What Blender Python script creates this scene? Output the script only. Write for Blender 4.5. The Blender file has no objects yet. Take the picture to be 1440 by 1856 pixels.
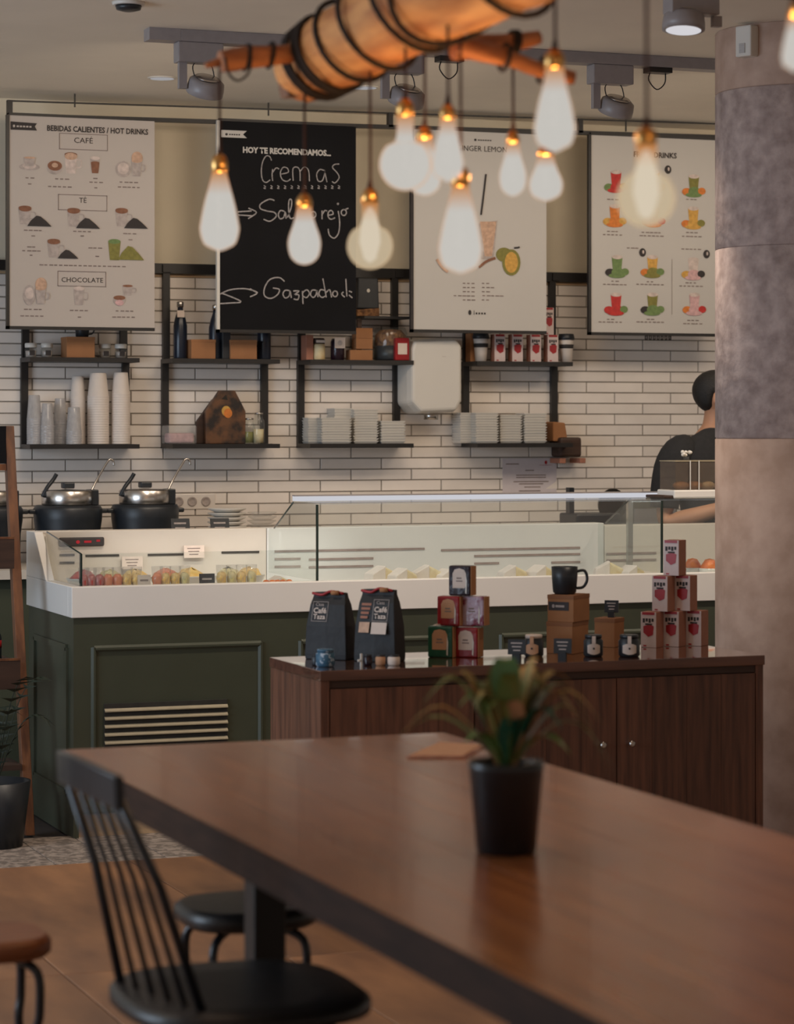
import bpy, math, random
from mathutils import Vector, Matrix
R = math.radians
random.seed(7)
sc = bpy.context.scene
COL = sc.collection
# ---------------------------------------------------------------- camera
F, CX, HOR, H = 4700.0, 720.0, 768.0, 1.54          # focal length in pixels of the 1440 wide frame, horizon row, eye height
TH = R(20.8); S, C = math.sin(TH), math.cos(TH)
cd = bpy.data.cameras.new('camera'); cam = bpy.data.objects.new('camera', cd); COL.objects.link(cam)
cam.location = (0, 0, H); cam.rotation_euler = (R(90), 0, -TH)
cd.sensor_fit = 'HORIZONTAL'; cd.sensor_width = 15.3; cd.lens = F / 1440 * 15.3
cd.shift_y = -(928 - HOR) / 1440
cd.clip_start = .05; cd.clip_end = 60
cd.dof.use_dof = True; cd.dof.focus_distance = 10.2; cd.dof.aperture_fstop = 1.9
sc.camera = cam
# ---------------------------------------------------------------- world, exposure
w = bpy.data.worlds.new('world'); sc.world = w; w.use_nodes = True
bg = w.node_tree.nodes['Background']
bg.inputs[0].default_value = (.95, .82, .70, 1); bg.inputs[1].default_value = .30
sc.view_settings.view_transform = 'Standard'; sc.view_settings.look = 'None'
sc.view_settings.gamma = 1; sc.view_settings.exposure = 0; sc.view_settings.use_curve_mapping = False
def area(name, loc, target, sx, sy, energy, col):
    d = bpy.data.lights.new(name, 'AREA'); d.shape = 'RECTANGLE'; d.size = sx; d.size_y = sy
    d.energy = energy; d.color = col
    o = bpy.data.objects.new(name, d); COL.objects.link(o); o.location = loc
    o.rotation_euler = (Vector(target) - Vector(loc)).to_track_quat('-Z', 'Y').to_euler(); return o
def spot(name, loc, target, energy, col, deg=60, blend=.6, rad=.04):
    d = bpy.data.lights.new(name, 'SPOT'); d.energy = energy; d.color = col
    d.spot_size = R(deg); d.spot_blend = blend; d.shadow_soft_size = rad
    o = bpy.data.objects.new(name, d); COL.objects.link(o); o.location = loc
    o.rotation_euler = (Vector(target) - Vector(loc)).to_track_quat('-Z', 'Y').to_euler(); return o
def point(name, loc, energy, col, rad):
    d = bpy.data.lights.new(name, 'POINT'); d.energy = energy; d.color = col; d.shadow_soft_size = rad
    o = bpy.data.objects.new(name, d); COL.objects.link(o); o.location = loc; return o
WARM = (1, .80, .60)
# daylight from the shop window on the left, beyond the frame
area('window_daylight', (-2.6, 7.0, 1.7), (3.5, 8.6, 1.0), 3.2, 2.2, 145, (.66, .82, 1))
# rows of warm ceiling downlights over the serving area and the seating area, plus one added by the pillar
for x in (2.7, 3.9, 5.1, 6.2):
    spot('wall_washer', (x, 9.6, 2.93), (x + .1, 11.5, 1.75), 49, (1, .82, .63), 118, .8, .38)
for x in (2.8, 4.2, 5.6):
    spot('counter_downlight', (x, 8.5, 2.93), (x, 9.5, .8), 90, (1, .84, .68), 80, .8, .06)
for x, y in ((.4, 6.4), (3.6, 5.0), (2.0, 3.4), (3.9, 7.3), (1.6, 7.8)):  # the lamp by the pillar is added to brighten pillar and cabinet top
    spot('seating_and_fill_light', (x, y, 2.93), (x, y, 0), 34, WARM, 100, .8, .06)
# ---------------------------------------------------------------- pixel helpers: a pixel of the frame to a point at a known plane
def PD(px, py, D):
    u = (px - CX) / F
    return Vector((D * (S + C * u), D * (C - S * u), H - (py - HOR) / F * D))
def P(px, py, Y): return PD(px, py, Y / (C - S * (px - CX) / F))
def PXP(px, py, X): return PD(px, py, X / (S + C * (px - CX) / F))
def PZ(px, py, z): return PD(px, py, F * (H - z) / (py - HOR))
def XA(px, Y): return P(px, 0, Y).x
def ZA(px, py, Y): return P(px, py, Y).z
# ---------------------------------------------------------------- materials
def lin(c): return tuple(((x / 255) / 12.92 if x / 255 <= .04045 else ((x / 255 + .055) / 1.055) ** 2.4) for x in c)
def mat(name, col, rough=.6, metal=0, var=.12, scale=30, bump=0, stretch=None, col2=None, spec=.5, trans=0, alpha=1, rand=0, coat=0, detail=4, ramp=(.35, .65), emit=None, es=0):
    m = bpy.data.materials.new(name); m.use_nodes = True; nt = m.node_tree; N = nt.nodes; L = nt.links
    b = N['Principled BSDF']
    if max(col) > 1: col = lin(col)
    if col2 is None: col2 = tuple(c * (1 - var * 2) for c in col)
    elif max(col2) > 1: col2 = lin(col2)
    tc = N.new('ShaderNodeTexCoord'); mp = N.new('ShaderNodeMapping'); L.new(tc.outputs['Object'], mp.inputs[0])
    if stretch: mp.inputs['Scale'].default_value = stretch
    nz = N.new('ShaderNodeTexNoise'); nz.inputs['Scale'].default_value = scale; nz.inputs['Detail'].default_value = detail
    L.new(mp.outputs[0], nz.inputs['Vector'])
    if rand:
        oi = N.new('ShaderNodeObjectInfo'); ad = N.new('ShaderNodeVectorMath'); ad.operation = 'ADD'
        cb = N.new('ShaderNodeCombineXYZ'); mu = N.new('ShaderNodeMath'); mu.operation = 'MULTIPLY'; mu.inputs[1].default_value = 37
        L.new(oi.outputs['Random'], mu.inputs[0]); L.new(mu.outputs[0], cb.inputs[0]); L.new(mu.outputs[0], cb.inputs[2])
        L.new(mp.outputs[0], ad.inputs[0]); L.new(cb.outputs[0], ad.inputs[1]); L.new(ad.outputs[0], nz.inputs['Vector'])
    rp = N.new('ShaderNodeValToRGB'); e = rp.color_ramp.elements
    e[0].position, e[1].position = ramp; e[0].color = (*col, 1); e[1].color = (*col2, 1)
    L.new(nz.outputs['Fac'], rp.inputs[0]); out = rp.outputs[0]
    if rand:
        hs = N.new('ShaderNodeHueSaturation'); mr = N.new('ShaderNodeMapRange')
        mr.inputs['To Min'].default_value = 1 - rand; mr.inputs['To Max'].default_value = 1 + rand
        L.new(oi.outputs['Random'], mr.inputs[0]); L.new(mr.outputs[0], hs.inputs['Value']); L.new(out, hs.inputs['Color']); out = hs.outputs[0]
    L.new(out, b.inputs['Base Color'])
    b.inputs['Roughness'].default_value = rough; b.inputs['Metallic'].default_value = metal
    b.inputs['Specular IOR Level'].default_value = spec; b.inputs['Transmission Weight'].default_value = trans
    b.inputs['Alpha'].default_value = alpha; b.inputs['Coat Weight'].default_value = coat
    if emit: b.inputs['Emission Color'].default_value = (*emit, 1); b.inputs['Emission Strength'].default_value = es
    if bump:
        bp = N.new('ShaderNodeBump'); bp.inputs['Strength'].default_value = bump; bp.inputs['Distance'].default_value = .01
        L.new(nz.outputs['Fac'], bp.inputs['Height']); L.new(bp.outputs[0], b.inputs['Normal'])
    return m
def emat(name, col, st):
    m = bpy.data.materials.new(name); m.use_nodes = True; nt = m.node_tree; nt.nodes.clear()
    e = nt.nodes.new('ShaderNodeEmission'); o = nt.nodes.new('ShaderNodeOutputMaterial')
    e.inputs[0].default_value = (*col, 1); e.inputs[1].default_value = st; nt.links.new(e.outputs[0], o.inputs[0]); return m
def clear(name, tint=(.96, .97, .96), refl=.08, body=0, bcol=(.8, .8, .8)):
    """thin clear pane or plastic: mostly see-through, a little gloss and body colour"""
    m = bpy.data.materials.new(name); m.use_nodes = True; nt = m.node_tree; N = nt.nodes; L = nt.links; N.clear()
    t = N.new('ShaderNodeBsdfTransparent'); t.inputs[0].default_value = (*tint, 1)
    g = N.new('ShaderNodeBsdfGlossy'); g.inputs['Roughness'].default_value = .05
    d = N.new('ShaderNodeBsdfDiffuse'); d.inputs[0].default_value = (*bcol, 1)
    nz = N.new('ShaderNodeTexNoise'); nz.inputs['Scale'].default_value = 6
    mr = N.new('ShaderNodeMapRange'); mr.inputs['To Min'].default_value = body * .7; mr.inputs['To Max'].default_value = body * 1.3
    L.new(nz.outputs[0], mr.inputs[0])
    lw = N.new('ShaderNodeLayerWeight'); lw.inputs[0].default_value = .5
    pw = N.new('ShaderNodeMath'); pw.operation = 'POWER'; pw.inputs[1].default_value = 5; L.new(lw.outputs['Facing'], pw.inputs[0])
    fr = N.new('ShaderNodeMath'); fr.operation = 'MULTIPLY_ADD'; fr.inputs[1].default_value = .5; fr.inputs[2].default_value = .03; L.new(pw.outputs[0], fr.inputs[0])
    m1 = N.new('ShaderNodeMixShader'); m2 = N.new('ShaderNodeMixShader'); o = N.new('ShaderNodeOutputMaterial')
    L.new(mr.outputs[0], m1.inputs[0]); L.new(t.outputs[0], m1.inputs[1]); L.new(d.outputs[0], m1.inputs[2])
    L.new(fr.outputs[0], m2.inputs[0]); L.new(m1.outputs[0], m2.inputs[1]); L.new(g.outputs[0], m2.inputs[2]); L.new(m2.outputs[0], o.inputs[0])
    return m
def bulbmat(name, see, core, rim):
    """glowing lamp glass: white-hot where one looks through the middle, amber towards the rim of the glass"""
    m = bpy.data.materials.new(name); m.use_nodes = True; nt = m.node_tree; N = nt.nodes; L = nt.links; N.clear()
    t = N.new('ShaderNodeBsdfTransparent'); t.inputs[0].default_value = (1, .93, .82, 1)
    e = N.new('ShaderNodeEmission'); lw = N.new('ShaderNodeLayerWeight'); lw.inputs[0].default_value = .35
    rp = N.new('ShaderNodeValToRGB'); el = rp.color_ramp.elements
    el[0].position = .42; el[0].color = (*core, 1); el[1].position = .98; el[1].color = (*rim, 1)
    tc = N.new('ShaderNodeTexCoord'); sx = N.new('ShaderNodeSeparateXYZ'); L.new(tc.outputs['Generated'], sx.inputs[0])
    r2 = N.new('ShaderNodeValToRGB'); e2 = r2.color_ramp.elements       # the neck glows deeper amber than the body
    e2[0].position = .70; e2[0].color = (1, 1, 1, 1); e2[1].position = 1; e2[1].color = (.95, .42, .12, 1)
    ml = N.new('ShaderNodeMix'); ml.data_type = 'RGBA'; ml.blend_type = 'MULTIPLY'; ml.inputs[0].default_value = 1
    L.new(sx.outputs[2], r2.inputs[0]); L.new(lw.outputs['Facing'], rp.inputs[0]); L.new(rp.outputs[0], ml.inputs[6]); L.new(r2.outputs[0], ml.inputs[7])
    L.new(ml.outputs[2], e.inputs[0]); e.inputs[1].default_value = 1
    mx = N.new('ShaderNodeMixShader'); mx.inputs[0].default_value = 1 - see; o = N.new('ShaderNodeOutputMaterial')
    L.new(t.outputs[0], mx.inputs[1]); L.new(e.outputs[0], mx.inputs[2]); L.new(mx.outputs[0], o.inputs[0]); return m
M = {}
M['ceiling'] = mat('ceiling_paint', (.86, .78, .66), .9, var=.02, scale=3)
M['plaster'] = mat('wall_plaster', (.72, .64, .50), .9, var=.03, scale=4)
M['grout'] = mat('tile_grout', (.22, .19, .16), .9)
M['tile'] = mat('glazed_tile', (.82, .75, .69), .22, var=.04, scale=5, bump=.25, rand=.06)
M['floor_tile'] = mat('brown_floor_tile', (.34, .17, .085), .42, scale=2.2, col2=(.19, .098, .058), bump=.1, rand=.18, stretch=(3, 1, 1), ramp=(.3, .7))
M['pattern'] = mat('patterned_tile', (.34, .28, .24), .6, scale=34, col2=(.17, .14, .12), rand=.1, ramp=(.46, .54), detail=2)
M['slab'] = mat('floor_screed', (.05, .035, .03), .9)
M['concrete'] = mat('concrete', (.52, .41, .375), .85, scale=19, col2=(.30, .225, .205), bump=.7, detail=12, ramp=(.30, .70))
M['concrete_smooth'] = mat('smooth_concrete', (.52, .37, .295), .8, scale=9, col2=(.40, .27, .205), bump=.3, detail=9)
M['green'] = mat('green_paint', (.055, .061, .040), .42, var=.05, scale=6)
M['white'] = mat('white_solid_surface', (.80, .77, .73), .35, var=.01, scale=5)
M['caseback'] = mat('case_back_panel', (.56, .565, .55), .4, var=.01, scale=4)
M['cream'] = mat('cream_panel', (.56, .51, .45), .4, var=.02, scale=5)
M['beige'] = mat('beige_plinth', (.50, .34, .20), .5, var=.08, scale=9)
M['black'] = mat('black_metal', (.016, .014, .014), .45, var=.1, scale=20)
M['dark'] = mat('dark_plastic', (.018, .022, .028), .4, var=.1)
M['slot'] = mat('dark_slot', (.03, .026, .02), .9)
M['slat'] = mat('vent_slat', (.36, .30, .20), .4, var=.05)
M['steel'] = mat('brushed_steel', (.62, .58, .54), .25, metal=1, var=.05)
M['grey'] = mat('grey_fitting', (.30, .27, .27), .4, var=.04)
M['cab'] = mat('walnut_veneer', (.16, .065, .036), .42, scale=3.5, col2=(.075, .030, .018), stretch=(14, 14, 1), rand=.22, bump=.05, detail=6)
M['cabtop'] = mat('walnut_worktop', (.15, .065, .04), .07, scale=3, col2=(.08, .035, .024), stretch=(1, 12, 12), coat=1, spec=.8)
M['table'] = mat('table_wood', (.31, .118, .042), .22, scale=3, col2=(.20, .07, .026), stretch=(16, 1, 16), rand=.10, detail=6, coat=.05, spec=.42)
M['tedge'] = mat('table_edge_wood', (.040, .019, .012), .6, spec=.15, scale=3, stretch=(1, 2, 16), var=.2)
M['rackwood'] = mat('rack_wood', (.20, .075, .028), .5, scale=4, col2=(.10, .035, .015), stretch=(10, 10, 1))
M['darkwood'] = mat('crate_wood', (.055, .025, .015), .6, scale=4, stretch=(1, 10, 10), var=.2)
M['log'] = mat('bare_log', (.74, .34, .105), .6, scale=3.2, col2=(.42, .145, .04), stretch=(7, 1.2, 7), bump=.6, detail=8)
M['logend'] = mat('sawn_log_end', (.22, .12, .075), .85, scale=20, bump=.3)
M['stick'] = mat('peeled_branch', (.50, .19, .075), .6, scale=8, col2=(.26, .085, .03), stretch=(1, 4, 4), bump=.4)
M['rope'] = mat('dark_cord', (.022, .014, .010), .8, scale=200, bump=.3)
M['cord'] = mat('brown_fabric_cord', (.050, .020, .014), .9, scale=300, bump=.3)
M['brass'] = mat('brass_socket', (.75, .42, .14), .3, metal=1, var=.1, scale=60)
M['poster'] = mat('poster_paper', (.50, .445, .405), .6, var=.01, scale=3)
M['posterw'] = mat('poster_board_white', (.53, .505, .475), .55, var=.01, scale=3)
M['chalk'] = mat('chalkboard', (.004, .004, .006), .7, var=.2, scale=4, spec=.2)
M['ink'] = mat('print_black', (.035, .028, .028), .7)
M['chalkline'] = mat('chalk_line', (.40, .37, .36), .9, scale=160, col2=(.15, .14, .14), ramp=(.4, .75))
M['faint'] = mat('caption_ink', (.26, .20, .18), .8)
M['pbrown'] = mat('print_coffee', (.26, .11, .06), .7, scale=60)
M['ptan'] = mat('print_tan', (.62, .40, .28), .7, scale=60)
M['pgrey'] = mat('print_cup_grey', (.48, .41, .38), .7, scale=50)
M['plight'] = mat('print_cup_light', (.66, .55, .50), .7, scale=50)
M['pgreen'] = mat('print_green', (.17, .26, .09), .7, scale=60)
M['polive'] = mat('print_matcha', (.24, .22, .05), .7, scale=60)
M['pred'] = mat('print_red', (.55, .035, .03), .7, scale=60)
M['porange'] = mat('print_orange', (.72, .22, .04), .7, scale=60)
M['pyellow'] = mat('print_yellow', (.68, .38, .08), .7, scale=60)
M['ppink'] = mat('print_pink', (.68, .42, .42), .7, scale=60)
M['kraft'] = mat('kraft_card', (.36, .16, .065), .8, var=.06, scale=12)
M['kraftd'] = mat('kraft_card_dark', (.27, .115, .05), .8, var=.06, scale=12)
M['carton'] = mat('carton_white', (.62, .50, .48), .6, var=.03)
M['cartonside'] = mat('carton_brown_side', (.36, .15, .095), .7, var=.05)
M['red'] = mat('red_print', (.36, .012, .018), .45, var=.08)
M['redbag'] = mat('red_foil', (.30, .012, .016), .28, var=.12, scale=18, bump=.4)
M['purple'] = mat('dark_purple_foil', (.020, .008, .016), .25, var=.2, scale=18, bump=.4)
M['greenbag'] = mat('green_foil', (.018, .10, .055), .3, var=.12, scale=18, bump=.4)
M['lilac'] = mat('lilac_foil', (.45, .34, .42), .25, scale=25, col2=(.20, .03, .06), ramp=(.5, .62), bump=.5)
M['label'] = mat('paper_label', (.66, .55, .48), .7, var=.04)
M['labeltan'] = mat('tan_label', (.55, .30, .17), .7, var=.05)
M['ceramic'] = mat('white_ceramic', (.68, .65, .60), .3, var=.01)
M['plastic_white'] = mat('white_plastic', (.66, .63, .58), .3, var=.01, scale=4)
M['papercup'] = mat('white_paper_cup', (.72, .64, .58), .6, var=.02, bump=0)
M['navy'] = mat('navy_bottle', (.008, .014, .030), .3, var=.1)
M['skin'] = mat('skin', (.52, .27, .16), .5, var=.05, scale=12)
M['hair'] = mat('black_hair', (.010, .009, .009), .6, scale=90, stretch=(1, 1, 4), bump=.4)
M['tshirt'] = mat('black_cotton', (.018, .018, .020), .9, scale=60, bump=.1)
M['trouser'] = mat('dark_denim', (.02, .022, .03), .9, scale=60)
M['leaf'] = mat('leaf_green', (.07, .20, .05), .38, scale=14, col2=(.18, .17, .04), rand=.3)
M['leafdark'] = mat('dark_frond', (.012, .022, .012), .6, scale=10)
M['leafbrown'] = mat('leaf_drying', (.52, .27, .09), .6, scale=10, col2=(.18, .18, .05), rand=.3)
M['leaflight'] = mat('leaf_bright', (.10, .24, .10), .4, scale=14, rand=.2)
M['teal'] = mat('leaf_teal', (.03, .17, .12), .35, scale=14, rand=.1)
M['soil'] = mat('potting_soil', (.03, .02, .015), .95, scale=90, bump=.8)
M['pebble'] = mat('white_pebble', (.62, .55, .48), .6)
M['leather'] = mat('black_seat_pad', (.022, .020, .020), .38, scale=40, bump=.1)
M['chairmetal'] = mat('chair_black_paint', (.016, .018, .024), .28, var=.1)
M['seatwood'] = mat('seat_wood', (.26, .09, .035), .4, scale=4, col2=(.15, .05, .02), stretch=(1, 10, 10))
M['nuts'] = mat('roasted_nuts', (.30, .14, .05), .7, scale=60, col2=(.10, .04, .015), bump=.8)
M['fruitred'] = mat('red_fruit', (.55, .035, .02), .35, scale=45, col2=(.30, .02, .02), bump=.5)
M['fruitorange'] = mat('orange_fruit', (.88, .22, .02), .35, scale=45, col2=(.7, .14, .02), bump=.5)
M['fruityellow'] = mat('yellow_fruit', (.84, .50, .09), .35, scale=45, col2=(.80, .58, .20), bump=.5)
M['greens'] = mat('salad_green', (.62, .54, .18), .5, scale=45, col2=(.72, .62, .34), bump=.6)
M['pastry'] = mat('pale_sandwich', (.72, .62, .40), .7, scale=25, col2=(.60, .44, .22), bump=.5)
M['bread'] = mat('brown_bread', (.34, .15, .05), .7, scale=18, col2=(.55, .30, .12), bump=.6)
M['redglow'] = emat('red_display_digits', (.7, .05, .06), .5)
M['lens'] = emat('lit_spot_lens', (.86, .84, .88), .75)
M['downlens'] = emat('lit_downlight_lens', (.80, .78, .80), .42)
M['led'] = emat('led_strip', (.93, .93, 1), .62)
M['glass'] = clear('clear_glass', (.95, .97, .96), body=.03)
M['glassedge'] = mat('glass_edge', (.02, .035, .03), .1)
M['clearplastic'] = clear('clear_plastic_cup', (.93, .93, .92), body=.14, bcol=(.75, .73, .72))
M['frosted'] = clear('frosted_plastic_cups', (.8, .8, .8), body=.55, bcol=(.62, .60, .60))
M['bulb'] = bulbmat('glowing_bulb_glass', .12, (.56, .54, .505), (.80, .36, .10))
M['bulbclear'] = bulbmat('clear_bulb_glass', .35, (.56, .46, .32), (.70, .46, .24))
M['filament'] = emat('glowing_filament', (1, .97, .92), .85)
M['tealabel'] = mat('blue_label', (.03, .10, .17), .5, col2=(.35, .42, .5), scale=90, ramp=(.55, .6))
# ---------------------------------------------------------------- mesh builder
class MB:
    def __init__(s): s.v = []; s.f = []; s.mi = []; s.sm = []; s.m = 0
    def add(s, vs, fs, smooth=False):
        b = len(s.v); s.v += [tuple(v) for v in vs]
        for f in fs: s.f.append(tuple(i + b for i in f)); s.mi.append(s.m); s.sm.append(smooth)
        return s
    def mat(s, i): s.m = i; return s
    def box(s, x0, x1, y0, y1, z0, z1):
        return s.add([(x, y, z) for x in (x0, x1) for y in (y0, y1) for z in (z0, z1)],
                     [(0, 1, 3, 2), (4, 6, 7, 5), (0, 4, 5, 1), (2, 3, 7, 6), (0, 2, 6, 4), (1, 5, 7, 3)])
    def cbox(s, cx, cy, z0, wx, wy, h): return s.box(cx - wx / 2, cx + wx / 2, cy - wy / 2, cy + wy / 2, z0, z0 + h)
    def lathe(s, prof, cx=0, cy=0, n=24, sq=1, a0=0, flat=False):
        vs = []; fs = []
        for r, z in prof:
            for k in range(n):
                a = 2 * math.pi * k / n + a0; vs.append((cx + r * math.cos(a), cy + r * math.sin(a) * sq, z))
        for j in range(len(prof) - 1):
            for k in range(n):
                k2 = (k + 1) % n; fs.append((j * n + k, j * n + k2, (j + 1) * n + k2, (j + 1) * n + k))
        s.add(vs, fs, not flat)
        if prof[0][0] > 1e-4: s.f.append(tuple(len(s.v) - len(vs) + k for k in reversed(range(n)))); s.mi.append(s.m); s.sm.append(False)
        if prof[-1][0] > 1e-4: s.f.append(tuple(len(s.v) - n + k for k in range(n))); s.mi.append(s.m); s.sm.append(False)
        return s
    def tube(s, pts, r, n=8, wob=0):
        pts = [Vector(p) for p in pts]; m = len(pts); rs = r if isinstance(r, (list, tuple)) else [r] * m
        vs = []; fs = []; up = None
        for i, p in enumerate(pts):
            d = (pts[min(i + 1, m - 1)] - pts[max(i - 1, 0)]).normalized()
            if up is None: up = Vector((0, 0, 1)) if abs(d.z) < .9 else Vector((1, 0, 0))
            a = d.cross(up).normalized(); b = a.cross(d).normalized(); up = b
            for k in range(n):
                t = 2 * math.pi * k / n; rr = rs[i] * (1 + wob * math.sin(3 * t + i * .7) + wob * .6 * math.sin(5 * t + i * 1.7))
                vs.append(p + a * math.cos(t) * rr + b * math.sin(t) * rr)
        for i in range(m - 1):
            for k in range(n):
                k2 = (k + 1) % n; fs.append((i * n + k, (i + 1) * n + k, (i + 1) * n + k2, i * n + k2))
        s.add(vs, fs, True); b0 = len(s.v) - len(vs)
        s.f.append(tuple(b0 + k for k in range(n))); s.mi.append(s.m); s.sm.append(False)
        s.f.append(tuple(b0 + (m - 1) * n + k for k in reversed(range(n)))); s.mi.append(s.m); s.sm.append(False)
        return s
    def prism(s, poly, y0, y1):          # polygon in x, z pulled along y
        n = len(poly); vs = [(x, y0, z) for x, z in poly] + [(x, y1, z) for x, z in poly]
        fs = [tuple(range(n)), tuple(reversed(range(n, 2 * n)))] + [(k, n + k, n + (k + 1) % n, (k + 1) % n) for k in range(n)]
        return s.add(vs, fs)
    def prismx(s, poly, x0, x1):         # polygon in y, z pulled along x
        n = len(poly); vs = [(x0, y, z) for y, z in poly] + [(x1, y, z) for y, z in poly]
        fs = [tuple(reversed(range(n))), tuple(range(n, 2 * n))] + [(k, (k + 1) % n, n + (k + 1) % n, n + k) for k in range(n)]
        return s.add(vs, fs)
    def plate(s, poly, z0, z1):
        n = len(poly); vs = [(x, y, z0) for x, y in poly] + [(x, y, z1) for x, y in poly]
        return s.add(vs, [tuple(reversed(range(n))), tuple(range(n, 2 * n))] + [(k, (k + 1) % n, n + (k + 1) % n, n + k) for k in range(n)])
    def flat(s, poly, y): return s.add([(x, y, z) for x, z in poly], [tuple(range(len(poly)))])
    def rect(s, x0, x1, z0, z1, y): return s.flat([(x0, z0), (x1, z0), (x1, z1), (x0, z1)], y)
    def disc(s, x, z, rx, rz, y, n=18): return s.flat([(x + rx * math.cos(2 * math.pi * k / n), z + rz * math.sin(2 * math.pi * k / n)) for k in range(n)], y)
    def ball(s, c, r, n=12, rz=None, m=7):
        rz = rz or r; b0 = len(s.v)
        s.lathe([(max(r * math.sin(math.pi * j / m), 1e-5), -rz * math.cos(math.pi * j / m)) for j in range(m + 1)], 0, 0, n)
        for i in range(b0, len(s.v)): x, y, z = s.v[i]; s.v[i] = (x + c[0], y + c[1], z + c[2])
        return s
    def stroke(s, pts, wd, y):           # hand drawn line of width wd in the x, z plane
        pts = [Vector((p[0], p[1])) for p in smoothline(pts)]; vs = []
        for i, p in enumerate(pts):
            d = pts[min(i + 1, len(pts) - 1)] - pts[max(i - 1, 0)]
            d = d.normalized() if d.length > 1e-9 else Vector((1, 0)); nn = Vector((-d.y, d.x)) * wd / 2
            vs += [(p.x - nn.x, y, p.y - nn.y), (p.x + nn.x, y, p.y + nn.y)]
        return s.add(vs, [(2 * i, 2 * i + 2, 2 * i + 3, 2 * i + 1) for i in range(len(pts) - 1)])
    def jit(s, k, zmin=-9):
        s.v = [tuple(c + random.uniform(-k, k) for c in v) if v[2] > zmin else v for v in s.v]; return s
    def build(s, name, mats, parent=None, loc=None, bevel=0, rot=None, sub=0):
        me = bpy.data.meshes.new(name); me.from_pydata(s.v, [], s.f)
        for mm in (mats if isinstance(mats, (list, tuple)) else [mats]): me.materials.append(M[mm] if isinstance(mm, str) else mm)
        me.polygons.foreach_set('material_index', s.mi); me.polygons.foreach_set('use_smooth', s.sm); me.update()
        o = bpy.data.objects.new(name, me); COL.objects.link(o)
        if parent: o.parent = parent
        if loc is not None: o.location = loc
        if rot is not None: o.rotation_euler = rot
        if bevel:
            md = o.modifiers.new('bevel', 'BEVEL'); md.width = bevel; md.segments = 2; md.limit_method = 'ANGLE'
        return o
def smoothline(p, k=4):
    if len(p) < 3: return p
    q = [p[0]]
    for i in range(len(p) - 1):
        p0 = p[max(i - 1, 0)]; p1 = p[i]; p2 = p[i + 1]; p3 = p[min(i + 2, len(p) - 1)]
        for j in range(1, k + 1):
            t = j / k
            q.append(tuple(.5 * (2 * p1[a] + (p2[a] - p0[a]) * t + (2 * p0[a] - 5 * p1[a] + 4 * p2[a] - p3[a]) * t * t + (3 * p1[a] - p0[a] - 3 * p2[a] + p3[a]) * t ** 3) for a in range(len(p1))))
    return q
LABELS = set()
def tag(o, label=None, cat=None, group=None, kind=None):
    if label: o['label'] = label
    if cat: o['category'] = cat
    if group: o['group'] = group
    if kind: o['kind'] = kind
    return o
def thing(name, label, cat, loc=(0, 0, 0), rz=0, group=None):
    o = bpy.data.objects.new(name, None); COL.objects.link(o); o.empty_display_size = .05
    o.location = loc; o.rotation_euler = (0, 0, rz); return tag(o, label, cat, group)
def struct(name, label=None, loc=(0, 0, 0)):
    o = bpy.data.objects.new(name, None); COL.objects.link(o); o.location = loc; o['kind'] = 'structure'
    if label: o['label'] = label
    return o
def kids(o): return [c for c in COL.objects if c.parent == o]
def copy_tree(o, loc=None, label=None, parent=None, rz=None, ks=None):
    c = o.copy(); COL.objects.link(c)
    if parent: c.parent = parent
    if loc is not None: c.location = loc
    if label: c['label'] = label
    if rz is not None: c.rotation_euler = (0, 0, rz)
    for k in kids(o): copy_tree(k, parent=c)
    return c
def text(s, size, parent, loc, m, name='lettering', rz=0, align='CENTER', bold=0, sx=1, rot=None, parentm=None):
    cu = bpy.data.curves.new('t', 'FONT'); cu.body = s; cu.size = size; cu.align_x = align; cu.offset = bold; cu.resolution_u = 2
    t = bpy.data.objects.new('t', cu); COL.objects.link(t)
    bpy.context.view_layer.update()
    me = bpy.data.meshes.new_from_object(t.evaluated_get(bpy.context.evaluated_depsgraph_get()))
    bpy.data.objects.remove(t); bpy.data.curves.remove(cu)
    me.name = name; me.materials.clear(); me.materials.append(M[m])
    o = bpy.data.objects.new(name, me); COL.objects.link(o); o.parent = parent; o.location = loc
    o.rotation_euler = rot or (R(90), 0, rz); o.scale = (sx, 1, 1); return o
# ================================================================ THE SETTING
YW, ZC = 11.5, 3.0
fl = struct('floor', 'brown tiled café floor')
MB().box(-3.2, 9, -.5, 12, -.12, -.008).build('floor_slab', 'slab', fl)
tile_me = None
def pieces(parent, name, m, xs, ys, z0, z1, gap, bev=.002):
    first = None
    for (xa, xb) in xs:
        for (ya, yb) in ys:
            if first is None:
                first = MB(); w_, d_ = xb - xa - gap, yb - ya - gap
                b = bev; vs = [(-w_/2, -d_/2, 0), (w_/2, -d_/2, 0), (w_/2, d_/2, 0), (-w_/2, d_/2, 0)]
                top = [(-w_/2+b, -d_/2+b, 0), (w_/2-b, -d_/2+b, 0), (w_/2-b, d_/2-b, 0), (-w_/2+b, d_/2-b, 0)]
                h = z1 - z0
                first.add([(x, y, 0) for x, y, _ in vs] + [(x, y, h - b) for x, y, _ in vs] + [(x, y, h) for x, y, _ in top],
                          [(3, 2, 1, 0)] + [(k, (k+1) % 4, 4+(k+1) % 4, 4+k) for k in range(4)] + [(4+k, 4+(k+1) % 4, 8+(k+1) % 4, 8+k) for k in range(4)] + [(8, 9, 10, 11)])
                first = first.build(name, m, parent); o = first
            else:
                o = first.copy(); COL.objects.link(o)
            o.location = ((xa + xb) / 2, (ya + yb) / 2, z0)
TX = [(1.7 - .66 * 6 + .66 * i, 1.7 - .66 * 6 + .66 * (i + 1)) for i in range(15)]
ty = [3.2, 4.5, 5.8, 7.1, 8.4 - .005]
pieces(fl, 'floor_tile', 'floor_tile', TX, [(.6, 1.9), (1.9, 3.2), (3.2, 4.5), (4.5, 5.8), (5.8, 7.1)], -.008, .002, .004)
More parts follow.
